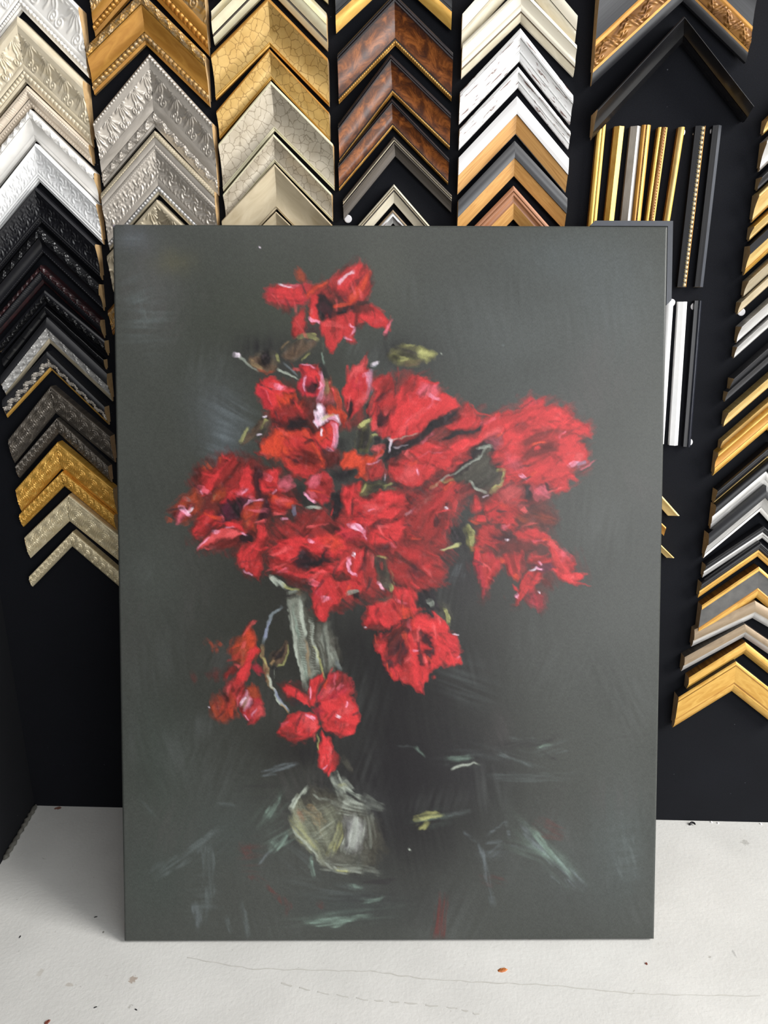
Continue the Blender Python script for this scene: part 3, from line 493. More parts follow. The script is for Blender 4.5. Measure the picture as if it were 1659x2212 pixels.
    F('r', [1230, 1020, 1290, 930, 1400, 890, 1480, 960, 1500, 1080, 1440, 1130, 1290, 1150, 1180, 1170, 1190, 1110], .95, 135, 4, 4, .4, 'c'); F('d', [1310, 960, 1420, 900, 1480, 990, 1400, 1080, 1310, 1020], .6, 130, 6, 5, .5); F('s', [1210, 1100, 1300, 990, 1340, 1040, 1260, 1120], .6, 135, 4); L('p', [1370, 1050, 1430, 1010], 8, 3, .6); L('p', [1300, 1080, 1350, 1030], 8, 4, .5)
    F('R', [1200, 1170, 1300, 1130, 1430, 1105, 1515, 1150, 1550, 1230, 1560, 1330, 1500, 1430, 1400, 1470, 1290, 1440, 1225, 1370, 1210, 1270], .95, 20, 3, 4, .3); F('s', [1360, 1220, 1460, 1150, 1510, 1200, 1470, 1270, 1370, 1290], .6, 30, 3); L('k', [1500, 1270, 1555, 1240], 6, 4, .7); L('w', [1350, 1275, 1390, 1300], 6, 4, .85); L('P', [1440, 1160, 1430, 1210], 3, 2, .6); F('r', [1240, 1300, 1350, 1300, 1450, 1390, 1400, 1460, 1290, 1430, 1230, 1370], .5, 30, 6); L('s', [1380, 1380, 1470, 1340], 8, 3, .5)
    F('R', [830, 1440, 870, 1360, 930, 1300, 1010, 1250, 1110, 1260, 1180, 1300, 1190, 1390, 1130, 1460, 1030, 1500, 930, 1500], .95, 150, 3, 4, .3); F('d', [835, 1440, 870, 1370, 940, 1400, 1010, 1440, 1050, 1480, 930, 1500, 850, 1480], .7, 20, 8, 6, .5); F('s', [1020, 1290, 1100, 1270, 1170, 1320, 1160, 1400, 1070, 1420], .5, 140, 5); L('P', [1110, 1300, 1160, 1320], 9, 4, .75); L('p', [870, 1370, 940, 1330], 8, 3, .5); L('P', [1080, 1280, 1140, 1340], 4, 2, .6)
    F('c', [1130, 1230, 1200, 1180, 1240, 1260, 1200, 1330, 1150, 1280], .7, 60, 4); L('m', [1160, 1190, 1220, 1170], 10, 6, .7); L('m', [1190, 1260, 1210, 1350], 8, 5, .6)
    L('K', [1220, 1420, 1280, 1460, 1330, 1500], 16, 10, .7); F('R', [1215, 1410, 1280, 1490, 1330, 1590, 1370, 1660, 1360, 1720, 1300, 1790, 1270, 1825, 1235, 1790, 1200, 1750, 1195, 1650, 1205, 1540], .95, 85, 3); F('d', [1330, 1600, 1375, 1670, 1350, 1740, 1310, 1760], .6, 85, 4); L('s', [1280, 1560, 1300, 1660, 1290, 1740], 9, 4, .6); L('P', [1225, 1770, 1270, 1720], 4, 2, .7); L('y', [1175, 1450, 1195, 1540, 1200, 1590], 4, 3, .8)
    # --- top flower and leaves
    Z(480, 550, .3014)
    F('f', [700, 220, 780, 170, 860, 110, 960, 65, 1040, 90, 1060, 190, 1070, 290, 1020, 360, 1000, 480, 800, 480, 640, 470, 590, 420, 640, 300], .7, 120, 9, 6, .4)
    F('B', [520, 140, 545, 115, 590, 160, 605, 205, 590, 220, 550, 195], .75, 50, 4); F('r', [300, 290, 330, 230, 400, 215, 500, 225, 640, 225, 680, 260, 620, 320, 570, 380, 480, 400, 390, 380, 330, 350], .9, 10, 5, 5, .4, 'c'); F('R', [380, 250, 470, 235, 600, 270, 640, 300, 560, 350, 470, 360, 380, 330], .8, 10, 5); L('w', [410, 228, 440, 238, 500, 250], 6, 3, .75); L('p', [430, 240, 560, 240], 9, 7, .5); F('d', [430, 380, 500, 390, 480, 440, 440, 430], .5, 30, 5)
    F('o', [600, 290, 680, 230, 760, 195, 740, 240, 660, 290, 620, 310], .85, 145, 4); F('r', [620, 300, 740, 240, 800, 330, 700, 330, 660, 370], .6, 130, 7)
    F('r', [770, 220, 800, 160, 900, 110, 990, 65, 1040, 100, 1060, 200, 1070, 300, 1000, 360, 900, 380, 820, 300, 790, 280], .85, 125, 4, 4, .45); F('R', [850, 180, 960, 85, 1010, 75, 980, 150, 930, 240, 880, 280, 830, 270], .85, 125, 3); F('o', [920, 310, 1000, 210, 1050, 150, 1030, 250, 970, 350, 920, 390, 900, 370], .85, 120, 4, 4, .4); L('w', [848, 220, 900, 165, 940, 135], 6, 5, .8); L('P', [850, 230, 870, 180], 7, 4, .7); L('m', [930, 280, 990, 190, 1010, 160], 8, 4, .7); F('m', [790, 250, 860, 290, 930, 290, 900, 350, 830, 340], .5, 40, 7); L('o', [790, 390, 850, 380, 940, 385], 10, 8, .8)
    F('R', [620, 380, 650, 290, 690, 290, 700, 400, 690, 470, 720, 510, 650, 500, 620, 470], .9, 100, 3); F('K', [680, 380, 690, 310, 720, 298, 750, 330, 800, 370, 800, 420, 880, 400, 950, 385, 950, 420, 850, 460, 790, 490, 710, 480], .85, 40, 4, 4, .3, 'm'); L('P', [620, 465, 660, 488, 700, 505], 6, 6, .8); L('s', [640, 400, 640, 440], 9, 7, .6)
    F('R', [700, 500, 760, 480, 840, 460, 920, 430, 990, 470, 1030, 520, 950, 540, 950, 600, 960, 640, 940, 660, 880, 610, 820, 640, 800, 700, 770, 730, 750, 690, 740, 620, 700, 550], .9, 100, 3, 4, .35, 'r'); L('f', [810, 430, 800, 520, 780, 600], 14, 4, .75); L('P', [915, 525, 955, 548, 930, 600], 6, 3, .7); L('P', [880, 612, 940, 632], 8, 3, .6); L('s', [720, 510, 870, 540], 12, 8, .5)
    F('R', [970, 480, 1000, 400, 1080, 375, 1150, 420, 1195, 500, 1210, 555, 1160, 540, 1100, 545, 1060, 525, 1010, 500], .95, 30, 3); F('f', [960, 400, 1040, 370, 1110, 400, 1090, 440, 990, 450, 950, 440], .7, 20, 6); L('K', [960, 370, 1060, 370], 8, 6, .5); F('d', [950, 540, 1030, 520, 1010, 550], .6)
    F('r', [510, 490, 545, 410, 585, 405, 585, 500, 600, 560, 540, 600, 505, 590], .9, 100, 4, 4, .4); F('m', [600, 500, 680, 530, 700, 600, 640, 640, 600, 580], .5, 80, 8)
    # leaves under it
    F('n', [430, 700, 500, 620, 600, 580, 690, 620, 640, 730, 560, 790, 470, 780], .85, 140, 4, 4, .4, 'b'); F('b', [500, 660, 580, 610, 610, 680, 540, 740, 480, 740], .6, 120, 5); L('y', [560, 600, 660, 600, 690, 640], 12, 8, .35); L('y', [630, 720, 570, 780], 5, 3, .6); L('x', [440, 690, 490, 630], 6, 3, .5); L('K', [540, 640, 530, 720], 12, 6, .5)
    G('K', 300, 680, 170, 70, .75, 0, .5, 90); F('n', [190, 780, 240, 730, 380, 720, 410, 800, 360, 860, 300, 870, 220, 830], .85, 20, 4, 4, .4, 'b'); F('K', [260, 760, 330, 700, 370, 760, 330, 820, 270, 800], .75, 60, 5); L('e', [105, 735, 150, 770, 200, 820, 260, 850], 8, 4, .6); L('w', [95, 735, 130, 745], 10, 6, .7); L('B', [270, 840, 330, 870, 370, 850], 9, 5, .6); L('y', [400, 740, 410, 790], 6, 4, .6); L('x', [200, 790, 300, 830], 10, 6, .5); L('e', [400, 840, 470, 870, 545, 910], 5, 3, .7); L('u', [440, 800, 500, 850, 540, 890], 4, 3, .6); L('n', [720, 640, 715, 740, 735, 810], 6, 4, .6); L('q', [715, 720, 735, 810], 3, 3, .5)
    G('K', 1250, 720, 150, 90, .7, 0, .5, 80); F('n', [1200, 760, 1260, 690, 1340, 660, 1430, 680, 1500, 730, 1540, 745, 1470, 800, 1360, 820, 1260, 810], .8, 15, 5, 4, .5, 'g'); F('y', [1400, 680, 1480, 720, 1540, 745, 1460, 790, 1410, 760], .7, 20, 5, 4, .5); L('y', [1270, 770, 1330, 775], 9, 6, .6); L('y', [1310, 670, 1380, 665], 7, 5, .5); F('K', [1230, 770, 1290, 710, 1360, 730, 1380, 770, 1300, 760], .6, 20, 6); L('b', [1300, 800, 1430, 790], 14, 8, .5); L('e', [1075, 810, 1130, 790], 9, 3, .8); L('u', [1080, 820, 1110, 815], 6, 3, .6)
    # --- upper mid cluster
    Z(500, 740, .217)
    F('d', [330, 420, 560, 430, 720, 520, 1000, 520, 1100, 700, 1000, 1000, 1080, 1200, 900, 1320, 620, 1300, 440, 1160, 300, 1100, 280, 980, 420, 860, 380, 700], .7, 60, 14, 8, .5, 'f')
    F('R', [248, 530, 262, 440, 330, 410, 350, 380, 430, 370, 520, 440, 640, 490, 600, 520, 540, 540, 560, 640, 480, 690, 420, 700, 340, 660, 300, 600], .95, 60, 3, 4, .3); F('c', [250, 530, 330, 430, 380, 520, 390, 660, 340, 660, 290, 600], .6, 70, 5); L('p', [330, 450, 370, 540, 400, 650], 3, 2, .6); L('P', [470, 470, 520, 490], 14, 8, .6); L('p', [430, 460, 560, 480], 18, 9, .5); F('o', [430, 560, 560, 540, 640, 530, 660, 600, 580, 660, 480, 700, 420, 660], .8, 70, 6, 5, .4)
    F('r', [350, 700, 480, 660, 580, 680, 700, 620, 740, 700, 700, 760, 560, 800, 520, 850, 420, 780], .85, 60, 7, 6, .5, 'd'); F('o', [650, 680, 700, 610, 740, 600, 700, 700], .6, 110, 5); F('K', [540, 830, 600, 780, 740, 780, 730, 860, 620, 890, 550, 880], .75, 10, 8); F('K', [420, 800, 510, 790, 500, 850, 430, 850], .6, 10, 7); F('m', [580, 590, 640, 570, 640, 650, 590, 650], .6)
    # rose bud with pale rim
    F('c', [655, 420, 700, 370, 690, 260, 740, 240, 850, 260, 900, 330, 920, 420, 880, 540, 800, 560, 710, 530, 660, 480], .95, 80, 3, 4, .3, 'R'); F('R', [700, 270, 760, 250, 880, 320, 890, 400, 800, 390, 720, 370], .85, 70, 4); L('s', [610, 295, 690, 300], 6, 3, .8); L('P', [735, 370, 725, 430, 735, 490], 6, 5, .8); L('P', [700, 250, 800, 250, 850, 290], 4, 3, .7); F('m', [740, 470, 800, 430, 860, 430, 870, 480, 810, 520, 750, 500], .8, 20, 4); F('K', [810, 440, 870, 430, 870, 480, 830, 480], .7); L('P', [880, 410, 890, 450, 860, 480], 3, 3, .6)
    L('K', [840, 260, 920, 310, 960, 400, 990, 560], 20, 10, .6); F('B', [930, 420, 990, 360, 1030, 480, 1010, 600, 950, 620], .6, 80, 6); L('P', [890, 330, 910, 400, 900, 520, 870, 600], 9, 10, .65); L('x', [930, 400, 950, 480, 930, 540], 12, 10, .6); F('p', [860, 540, 950, 520, 1000, 580, 940, 640, 870, 610], .45, 100, 7)
    # white blossom
    F('P', [825, 740, 870, 640, 930, 640, 940, 740, 1000, 720, 1050, 750, 1060, 860, 960, 790, 900, 830, 850, 870, 820, 800], .92, 70, 3, 4, .25, 'w'); L('w', [880, 650, 900, 720], 10, 6, .7); L('w', [825, 800, 860, 870], 7, 3, .8); L('y', [910, 790, 990, 740, 1030, 740], 9, 5, .6); L('l', [850, 740, 870, 800], 6, 4, .5)
    F('R', [800, 1050, 830, 950, 900, 870, 990, 800, 1060, 830, 1070, 920, 1060, 1010, 1010, 1100, 960, 1080, 880, 1100], .95, 60, 3, 4, .3); F('o', [830, 960, 900, 880, 990, 870, 1020, 920, 940, 1010, 860, 1060], .7, 60, 5); L('P', [985, 830, 1040, 880, 1060, 960, 1010, 1080], 9, 14, .65); L('w', [895, 890, 895, 950], 4, 2, .9); L('d', [890, 1015, 970, 950], 3, 2, .6); L('P', [970, 1080, 1010, 1110], 12, 5, .6)
    F('o', [960, 690, 1010, 650, 1070, 680, 1130, 700, 1160, 780, 1120, 860, 1070, 800, 1050, 740, 980, 720], .9, 70, 4); L('o', [1030, 480, 1060, 600, 1080, 720], 12, 12, .8)
    # tulip
    F('R', [1100, 470, 1150, 430, 1145, 270, 1170, 320, 1220, 260, 1270, 260, 1330, 175, 1330, 250, 1370, 310, 1400, 320, 1410, 430, 1360, 560, 1300, 680, 1180, 770, 1140, 680, 1100, 560], .95, 105, 3, 3, .22); F('s', [1170, 320, 1230, 265, 1290, 250, 1330, 180, 1320, 270, 1350, 320, 1240, 320, 1180, 400], .7, 110, 4); F('c', [1190, 400, 1240, 330, 1310, 340, 1340, 420, 1300, 500, 1200, 480], .5, 100, 5); F('l', [1360, 330, 1400, 310, 1412, 430, 1380, 520, 1330, 600, 1310, 580, 1350, 480, 1370, 400], .65, 105, 4, 3, .4, 'P'); L('P', [1330, 350, 1370, 340, 1360, 430], 12, 5, .6); F('s', [1220, 640, 1280, 520, 1370, 480, 1330, 620, 1260, 690], .6, 120, 5); F('K', [1130, 600, 1200, 600, 1210, 690, 1165, 775, 1140, 700], .85, 95, 4)
    F('r', [1180, 780, 1290, 640, 1340, 740, 1330, 850, 1230, 880, 1100, 880, 1080, 780], .75, 80, 9, 6, .5, 'd'); F('K', [1340, 640, 1390, 620, 1400, 760, 1350, 780], .7, 90, 6); L('w', [1400, 245, 1470, 225], 9, 4, .8); L('u', [1410, 260, 1460, 240], 6, 3, .6); L('K', [1340, 280, 1420, 260], 12, 6, .5)
    F('r', [1400, 430, 1450, 360, 1540, 330, 1600, 400, 1640, 500, 1640, 600, 1640, 900, 1580, 960, 1500, 980, 1400, 900, 1390, 700, 1420, 560], .9, 110, 5, 5, .4, 'R'); F('R', [1450, 600, 1540, 500, 1640, 520, 1630, 640, 1560, 690, 1460, 660], .8, 120, 4); F('m', [1430, 620, 1480, 530, 1620, 490, 1560, 530, 1490, 600], .8, 140, 4); F('m', [1440, 800, 1480, 660, 1530, 740, 1600, 680, 1570, 820, 1510, 880, 1450, 850], .85, 110, 5); L('s', [1560, 680, 1530, 750], 10, 5, .7); L('s', [1420, 800, 1440, 900], 14, 10, .5)
    # green leaf
    F('n', [1260, 1080, 1250, 940, 1290, 850, 1390, 790, 1390, 960, 1360, 1100], .85, 100, 4, 4, .4, 'g'); F('K', [1270, 1060, 1290, 900, 1370, 860, 1370, 1000, 1330, 1100], .7, 100, 5); L('y', [1280, 860, 1340, 820, 1395, 800], 7, 8, .75); L('y', [1390, 960, 1450, 940], 5, 3, .6); F('K', [1400, 980, 1480, 940, 1480, 1010, 1420, 1020], .7); F('s', [1390, 1080, 1470, 1030, 1520, 1040, 1490, 1100, 1420, 1110], .8, 30, 4); L('w', [1580, 980, 1570, 1060, 1580, 1150], 5, 3, .6); F('K', [1530, 1010, 1640, 960, 1640, 1200, 1550, 1220, 1510, 1120], .7, 110, 7)
    # left leaf
    F('n', [90, 1040, 140, 920, 230, 850, 360, 740, 380, 830, 330, 930, 230, 980, 150, 1030], .85, 130, 4, 4, .4, 'b'); F('K', [210, 930, 330, 830, 330, 920, 240, 960], .5, 130, 6); L('w', [330, 770, 365, 750], 6, 3, .8); L('y', [290, 870, 350, 800, 370, 810], 5, 6, .6); L('w', [250, 940, 310, 920], 3, 3, .7); L('y', [100, 1010, 140, 900, 170, 860], 7, 4, .4)
    # broad red-orange rose
    F('r', [290, 1000, 380, 960, 410, 880, 480, 850, 540, 900, 640, 920, 760, 880, 820, 960, 900, 1110, 920, 1220, 860, 1320, 720, 1320, 600, 1300, 500, 1220, 440, 1140, 300, 1120], .9, 60, 5, 6, .45, 'o'); F('o', [380, 960, 430, 880, 510, 870, 530, 960, 500, 1080, 460, 1160, 420, 1080], .75, 95, 5); F('R', [500, 1000, 620, 950, 760, 960, 800, 1020, 700, 1060, 560, 1060], .6, 20, 7); F('d', [520, 1150, 620, 1080, 780, 1080, 900, 1150, 880, 1230, 700, 1230, 580, 1210], .7, 15, 8, 7, .6, 'r'); F('m', [600, 1190, 660, 1180, 690, 1210, 640, 1230], .7); F('m', [540, 1160, 600, 1150, 600, 1190], .6); F('r', [520, 1240, 640, 1250, 860, 1240, 880, 1310, 700, 1330, 580, 1310], .8, 10, 6, 6, .4, 'R'); F('K', [700, 1020, 790, 980, 820, 1020, 720, 1050], .6)
    F('d', [940, 1080, 1060, 1120, 1060, 1240, 960, 1260], .7, 60, 8); F('o', [1080, 1200, 1140, 1120, 1220, 1080, 1290, 1140, 1400, 1140, 1480, 1100, 1420, 1190, 1340, 1260, 1320, 1370, 1260, 1340, 1250, 1260, 1120, 1280], .92, 130, 4, 5, .4); F('r', [1340, 1280, 1400, 1210, 1480, 1200, 1520, 1290, 1480, 1360, 1360, 1360], .85, 110, 5); L('P', [1350, 1230, 1480, 1190], 3, 2, .5); L('p', [1430, 1180, 1490, 1130], 8, 5, .5); F('K', [1010, 1300, 1130, 1280, 1230, 1300, 1200, 1370, 1080, 1400, 1020, 1370], .7, 30, 7); F('K', [1080, 980, 1160, 1000, 1140, 1090, 1070, 1090], .5, 60, 8)
    # --- right hand branch
    Z(780, 780, .3134)
    F('d', [100, 130, 200, 120, 420, 120, 560, 260, 680, 320, 860, 400, 960, 360, 1200, 270, 1400, 330, 1560, 460, 1560, 720, 1420, 920, 1300, 940, 1000, 1060, 800, 1000, 560, 860, 300, 900, 200, 800, 240, 500], .55, 150, 14, 9, .5, 'r')
    F('K', [240, 600, 420, 480, 560, 380, 680, 350, 640, 430, 540, 500, 420, 560, 300, 640, 200, 710, 160, 700, 180, 560], .8, 150, 6); F('K', [520, 860, 640, 760, 760, 640, 860, 560, 960, 540, 900, 700, 980, 760, 900, 900, 800, 930, 700, 850, 600, 860, 400, 940, 330, 1050, 320, 940], .85, 145, 7)
    F('R', [180, 560, 200, 430, 240, 300, 290, 200, 370, 120, 430, 130, 520, 170, 530, 240, 600, 250, 660, 290, 680, 330, 600, 380, 520, 410, 420, 480, 330, 520, 250, 570], .95, 140, 3, 5, .3); F('s', [390, 230, 440, 170, 520, 180, 550, 270, 480, 270, 400, 260], .7, 120, 4, 4, .3, 'p'); L('P', [470, 250, 550, 285], 8, 5, .4); F('d', [300, 190, 380, 120, 420, 140, 360, 220, 290, 290], .5, 125, 5); L('s', [250, 520, 350, 420, 480, 330], 16, 10, .4); L('r', [330, 480, 520, 380, 640, 330], 12, 8, .5); F('K', [440, 480, 520, 430, 540, 470, 480, 520], .7); L('e', [190, 560, 280, 550, 390, 500], 3, 2, .6); L('w', [185, 550, 205, 560, 190, 640], 6, 3, .8); L('w', [220, 610, 320, 590], 4, 3, .4); L('p', [410, 580, 500, 520], 8, 5, .6)
    F('r', [590, 470, 650, 400, 740, 300, 770, 340, 830, 400, 830, 440, 760, 480, 680, 490, 620, 510], .95, 150, 3, 4, .3); F('R', [610, 480, 680, 410, 780, 390, 830, 440, 740, 480, 650, 500], .8, 150, 4); L('r', [760, 310, 800, 370, 900, 405], 4, 3, .8); F('K', [570, 560, 640, 500, 720, 490, 850, 440, 840, 480, 700, 540, 600, 570], .85, 155, 4)
    F('R', [600, 600, 700, 560, 790, 530, 880, 430, 950, 360, 1010, 460, 960, 520, 870, 540, 780, 600, 700, 640, 620, 690], .92, 145, 3, 5, .3); F('s', [780, 590, 850, 520, 960, 480, 930, 530, 830, 570], .6, 150, 4); F('p', [860, 550, 970, 520, 1000, 600, 930, 600, 880, 570], .35, 20, 8)
    F('r', [320, 640, 430, 580, 560, 580, 640, 620, 620, 750, 590, 770, 560, 740, 480, 720, 370, 680], .9, 20, 4, 5, .35, 'R'); L('p', [380, 680, 470, 650, 560, 650], 4, 3, .6); L('f', [480, 640, 600, 620], 12, 8, .5); L('s', [300, 650, 350, 700], 14, 8, .6); F('r', [640, 640, 740, 610, 740, 680, 660, 700], .7, 30, 6)
    F('R', [180, 760, 250, 720, 340, 700, 470, 710, 540, 760, 500, 830, 440, 860, 380, 880, 300, 880, 240, 820], .92, 30, 4, 5, .35, 'r'); F('s', [260, 820, 320, 740, 400, 740, 400, 830, 320, 870], .6, 60, 5); L('P', [385, 760, 398, 810], 4, 2, .6); L('r', [330, 840, 500, 760], 10, 8, .5); F('r', [10, 900, 60, 960, 200, 910, 290, 920, 280, 1000, 150, 1080, 10, 1080], .9, 20, 5, 5, .4, 'R'); F('R', [0, 1000, 60, 980, 160, 1000, 150, 1080, 0, 1080], .7)
    L('r', [200, 900, 330, 900, 400, 960], 14, 8, .3)
    # grey green leaf
    F('n', [640, 800, 780, 720, 860, 610, 910, 600, 890, 700, 930, 760, 1000, 770, 970, 880, 900, 920, 820, 910, 760, 860, 640, 830], .8, 140, 5, 5, .4); L('e', [500, 900, 560, 840, 680, 760, 800, 690, 870, 610], 4, 5, .5); L('y', [480, 900, 560, 850, 640, 830], 6, 5, .55); L('e', [740, 850, 800, 900, 870, 920], 6, 5, .6); L('y', [900, 910, 960, 870, 990, 770], 12, 6, .65); L('y', [930, 770, 995, 765], 6, 5, .5); L('x', [910, 920, 950, 890], 12, 8, .6); L('w', [830, 945, 880, 935], 4, 3, .6); L('e', [800, 620, 900, 605], 6, 8, .35); L('q', [430, 980, 520, 940], 7, 5, .5); L('w', [300, 1080, 350, 1030], 6, 4, .7); L('l', [340, 1060, 370, 1020], 5, 3, .5)
    # big far right flower
    F('r', [960, 420, 1000, 350, 1100, 350, 1150, 290, 1240, 270, 1260, 330, 1360, 310, 1400, 350, 1460, 400, 1560, 460, 1575, 550, 1490, 540, 1530, 640, 1560, 700, 1480, 720, 1440, 780, 1490, 830, 1420, 860, 1420, 920, 1330, 935, 1280, 880, 1200, 930, 1100, 870, 1000, 850, 980, 780, 1000, 700, 920, 680, 980, 560], .93, 160, 5, 6, .35, 'R')
    F('R', [1210, 450, 1280, 340, 1370, 320, 1420, 390, 1500, 440, 1560, 460, 1570, 550, 1480, 510, 1380, 490, 1260, 480], .8, 20, 4); F('R', [1000, 540, 1060, 420, 1160, 340, 1240, 330, 1200, 420, 1170, 480, 1090, 560], .65, 140, 6); F('d', [1100, 580, 1200, 490, 1300, 480, 1440, 510, 1480, 530, 1300, 510, 1200, 540, 1130, 600], .7, 165, 5); F('d', [1090, 620, 1200, 560, 1340, 560, 1360, 640, 1240, 680, 1120, 660], .6, 160, 8, 7, .6); F('R', [1190, 620, 1230, 600, 1250, 625, 1200, 635], .8); F('R', [1360, 540, 1480, 540, 1500, 620, 1550, 680, 1440, 740, 1340, 760, 1280, 720, 1340, 660], .8, 50, 4); L('l', [1480, 730, 1550, 710], 12, 6, .5); L('P', [1440, 740, 1500, 700], 9, 4, .45); F('R', [1120, 780, 1220, 710, 1340, 720, 1300, 790, 1180, 820], .6, 160, 6); L('P', [1100, 800, 1140, 835], 9, 6, .7); F('p', [1000, 660, 1080, 680, 1100, 760, 1020, 780, 990, 720], .3, 60, 9); F('d', [1060, 420, 1140, 420, 1170, 470, 1120, 520, 1040, 500], .4, 140, 9); F('R', [1300, 860, 1360, 820, 1420, 860, 1420, 910, 1340, 930], .8, 30, 4); L('R', [1440, 830, 1490, 830], 10, 6, .8); F('s', [1480, 640, 1520, 660, 1520, 700, 1460, 700], .5); G('d', 1340, 800, 50, 40, .4); L('c', [1150, 300, 1240, 285], 14, 8, .4)
    # --- left hand flower
    Z(340, 960, .217)
    F('f', [330, 340, 480, 230, 780, 120, 1120, 240, 1250, 280, 1390, 560, 1300, 700, 1150, 760, 1100, 1060, 1030, 1330, 850, 1240, 800, 1060, 400, 1060, 340, 860, 440, 640, 340, 480], .7, 60, 14, 9, .5, 'd')
    F('r', [440, 480, 450, 250, 540, 270, 640, 190, 780, 120, 850, 220, 830, 420, 700, 500, 560, 440, 520, 500], .85, 125, 6, 6, .5, 'd'); F('R', [440, 460, 520, 340, 640, 250, 720, 200, 660, 300, 560, 420, 520, 500, 450, 540], .85, 125, 4); L('p', [440, 480, 510, 500], 20, 10, .6); L('P', [440, 490, 450, 540], 5, 3, .6); for_ = [L('B', [490, 215, 550, 265], 8, 4, .6), L('B', [640, 150, 640, 210], 6, 3, .6), L('B', [455, 250, 500, 290], 8, 4, .7)]
    F('B', [560, 600, 560, 500, 620, 430, 700, 440, 690, 540, 620, 600], .8, 110, 5); L('x', [570, 520, 580, 580], 8, 5, .4)
    F('R', [820, 430, 860, 260, 940, 220, 970, 330, 960, 480, 900, 560, 820, 520], .9, 95, 4, 4, .35); F('d', [880, 220, 960, 170, 1120, 240, 1000, 280], .6, 20, 6); F('m', [970, 470, 980, 260, 1040, 240, 1070, 330, 1040, 480, 1060, 560, 1000, 560], .8, 95, 5); F('R', [650, 620, 700, 500, 780, 440, 880, 430, 900, 520, 960, 480, 960, 560, 800, 600, 680, 630], .85, 150, 4); F('p', [790, 490, 860, 430, 900, 470, 850, 530, 800, 540], .7, 140, 4); L('P', [850, 515, 900, 450], 6, 4, .5)
    F('v', [650, 640, 700, 570, 860, 540, 920, 560, 860, 680, 830, 760, 700, 790, 640, 810, 580, 740, 640, 700], .92, 60, 4, 4, .4, 'K'); F('K', [690, 700, 800, 640, 850, 720, 780, 780, 700, 770], .5, 40, 6); L('p', [640, 730, 670, 770], 6, 4, .5); L('P', [870, 660, 910, 590, 990, 580, 1060, 570], 5, 4, .7); L('p', [910, 540, 980, 580], 9, 5, .4)
    F('r', [860, 790, 870, 660, 950, 600, 1070, 570, 1040, 680, 960, 780, 960, 860, 900, 880], .9, 110, 4, 4, .4, 'B'); F('m', [1010, 760, 1040, 620, 1080, 510, 1130, 600, 1140, 720, 1060, 800], .85, 95, 5)
    F('R', [1050, 480, 1040, 380, 1100, 290, 1200, 270, 1240, 330, 1200, 420, 1260, 480, 1160, 520, 1080, 510], .9, 60, 4, 5, .35); L('p', [1090, 340, 1160, 370], 16, 10, .5); F('p', [1200, 460, 1240, 380, 1320, 350, 1350, 410, 1270, 470], .75, 145, 5, 5, .3); L('P', [1160, 520, 1190, 480], 5, 3, .6)
    F('r', [1120, 560, 1200, 510, 1330, 560, 1390, 600, 1280, 700, 1160, 720, 1130, 640], .9, 20, 5, 5, .4, 'o'); F('p', [1200, 560, 1270, 560, 1310, 600, 1220, 600], .6, 20, 5); L('s', [1150, 720, 1240, 710], 6, 4, .6)
    F('r', [350, 860, 420, 720, 560, 680, 600, 780, 660, 820, 560, 850, 480, 900, 400, 950, 360, 920], .85, 130, 5, 5, .4, 'R'); F('m', [520, 820, 640, 830, 700, 800, 600, 880, 500, 920], .5, 150, 6)
    F('R', [680, 810, 760, 785, 850, 800, 880, 880, 780, 850, 700, 850], .95, 20, 3); F('r', [385, 1050, 440, 980, 560, 890, 680, 850, 840, 870, 900, 880, 820, 930, 700, 950, 620, 950, 520, 1010, 430, 1060], .95, 150, 3, 4, .3, 's'); L('P', [570, 885, 640, 890], 9, 4, .5); L('P', [390, 1050, 530, 930], 4, 3, .6); L('P', [690, 850, 780, 835], 5, 3, .6); F('d', [480, 1050, 560, 980, 700, 960, 830, 940, 760, 1010, 640, 1070, 560, 1060], .85, 155, 5, 5, .4); L('s', [470, 1055, 560, 1055], 4, 3, .5)
    F('K', [820, 920, 900, 900, 950, 950, 900, 1000, 820, 990], .7); L('P', [850, 890, 890, 920], 5, 4, .5); F('r', [800, 1110, 870, 1040, 950, 980, 1010, 960, 1060, 830, 1090, 920, 1030, 1100, 1050, 1240, 990, 1335, 940, 1310, 830, 1210], .92, 110, 4, 4, .35, 'R'); L('d', [920, 1280, 920, 1100, 1000, 980], 5, 4, .6); L('P', [860, 1260, 940, 1310], 4, 3, .6); L('R', [1040, 830, 1010, 960], 16, 10, .6); F('d', [1000, 1000, 1080, 940, 1060, 1080, 1020, 1160], .6, 105, 6)
    F('d', [120, 660, 240, 560, 390, 490, 440, 620, 400, 740, 280, 810, 200, 820, 160, 760], .75, 145, 8, 6, .5, 'B'); F('p', [180, 740, 230, 650, 290, 700, 240, 760, 200, 820], .75, 110, 5); L('P', [240, 650, 290, 710, 320, 740], 9, 6, .7); L('w', [290, 700, 360, 650], 8, 4, .6); L('u', [280, 570, 320, 580], 14, 8, .5); L('B', [105, 770, 150, 790], 12, 8, .6); L('p', [300, 680, 330, 620], 9, 4, .5)
    # --- middle
    Z(560, 1000, .2652)
    F('d', [100, 560, 360, 400, 600, 440, 640, 300, 800, 200, 1100, 280, 1300, 250, 1560, 160, 1640, 300, 1540, 640, 1500, 1000, 1200, 1050, 900, 1100, 600, 1200, 430, 1100, 420, 1000, 100, 880], .6, 40, 14, 9, .5, 'r')
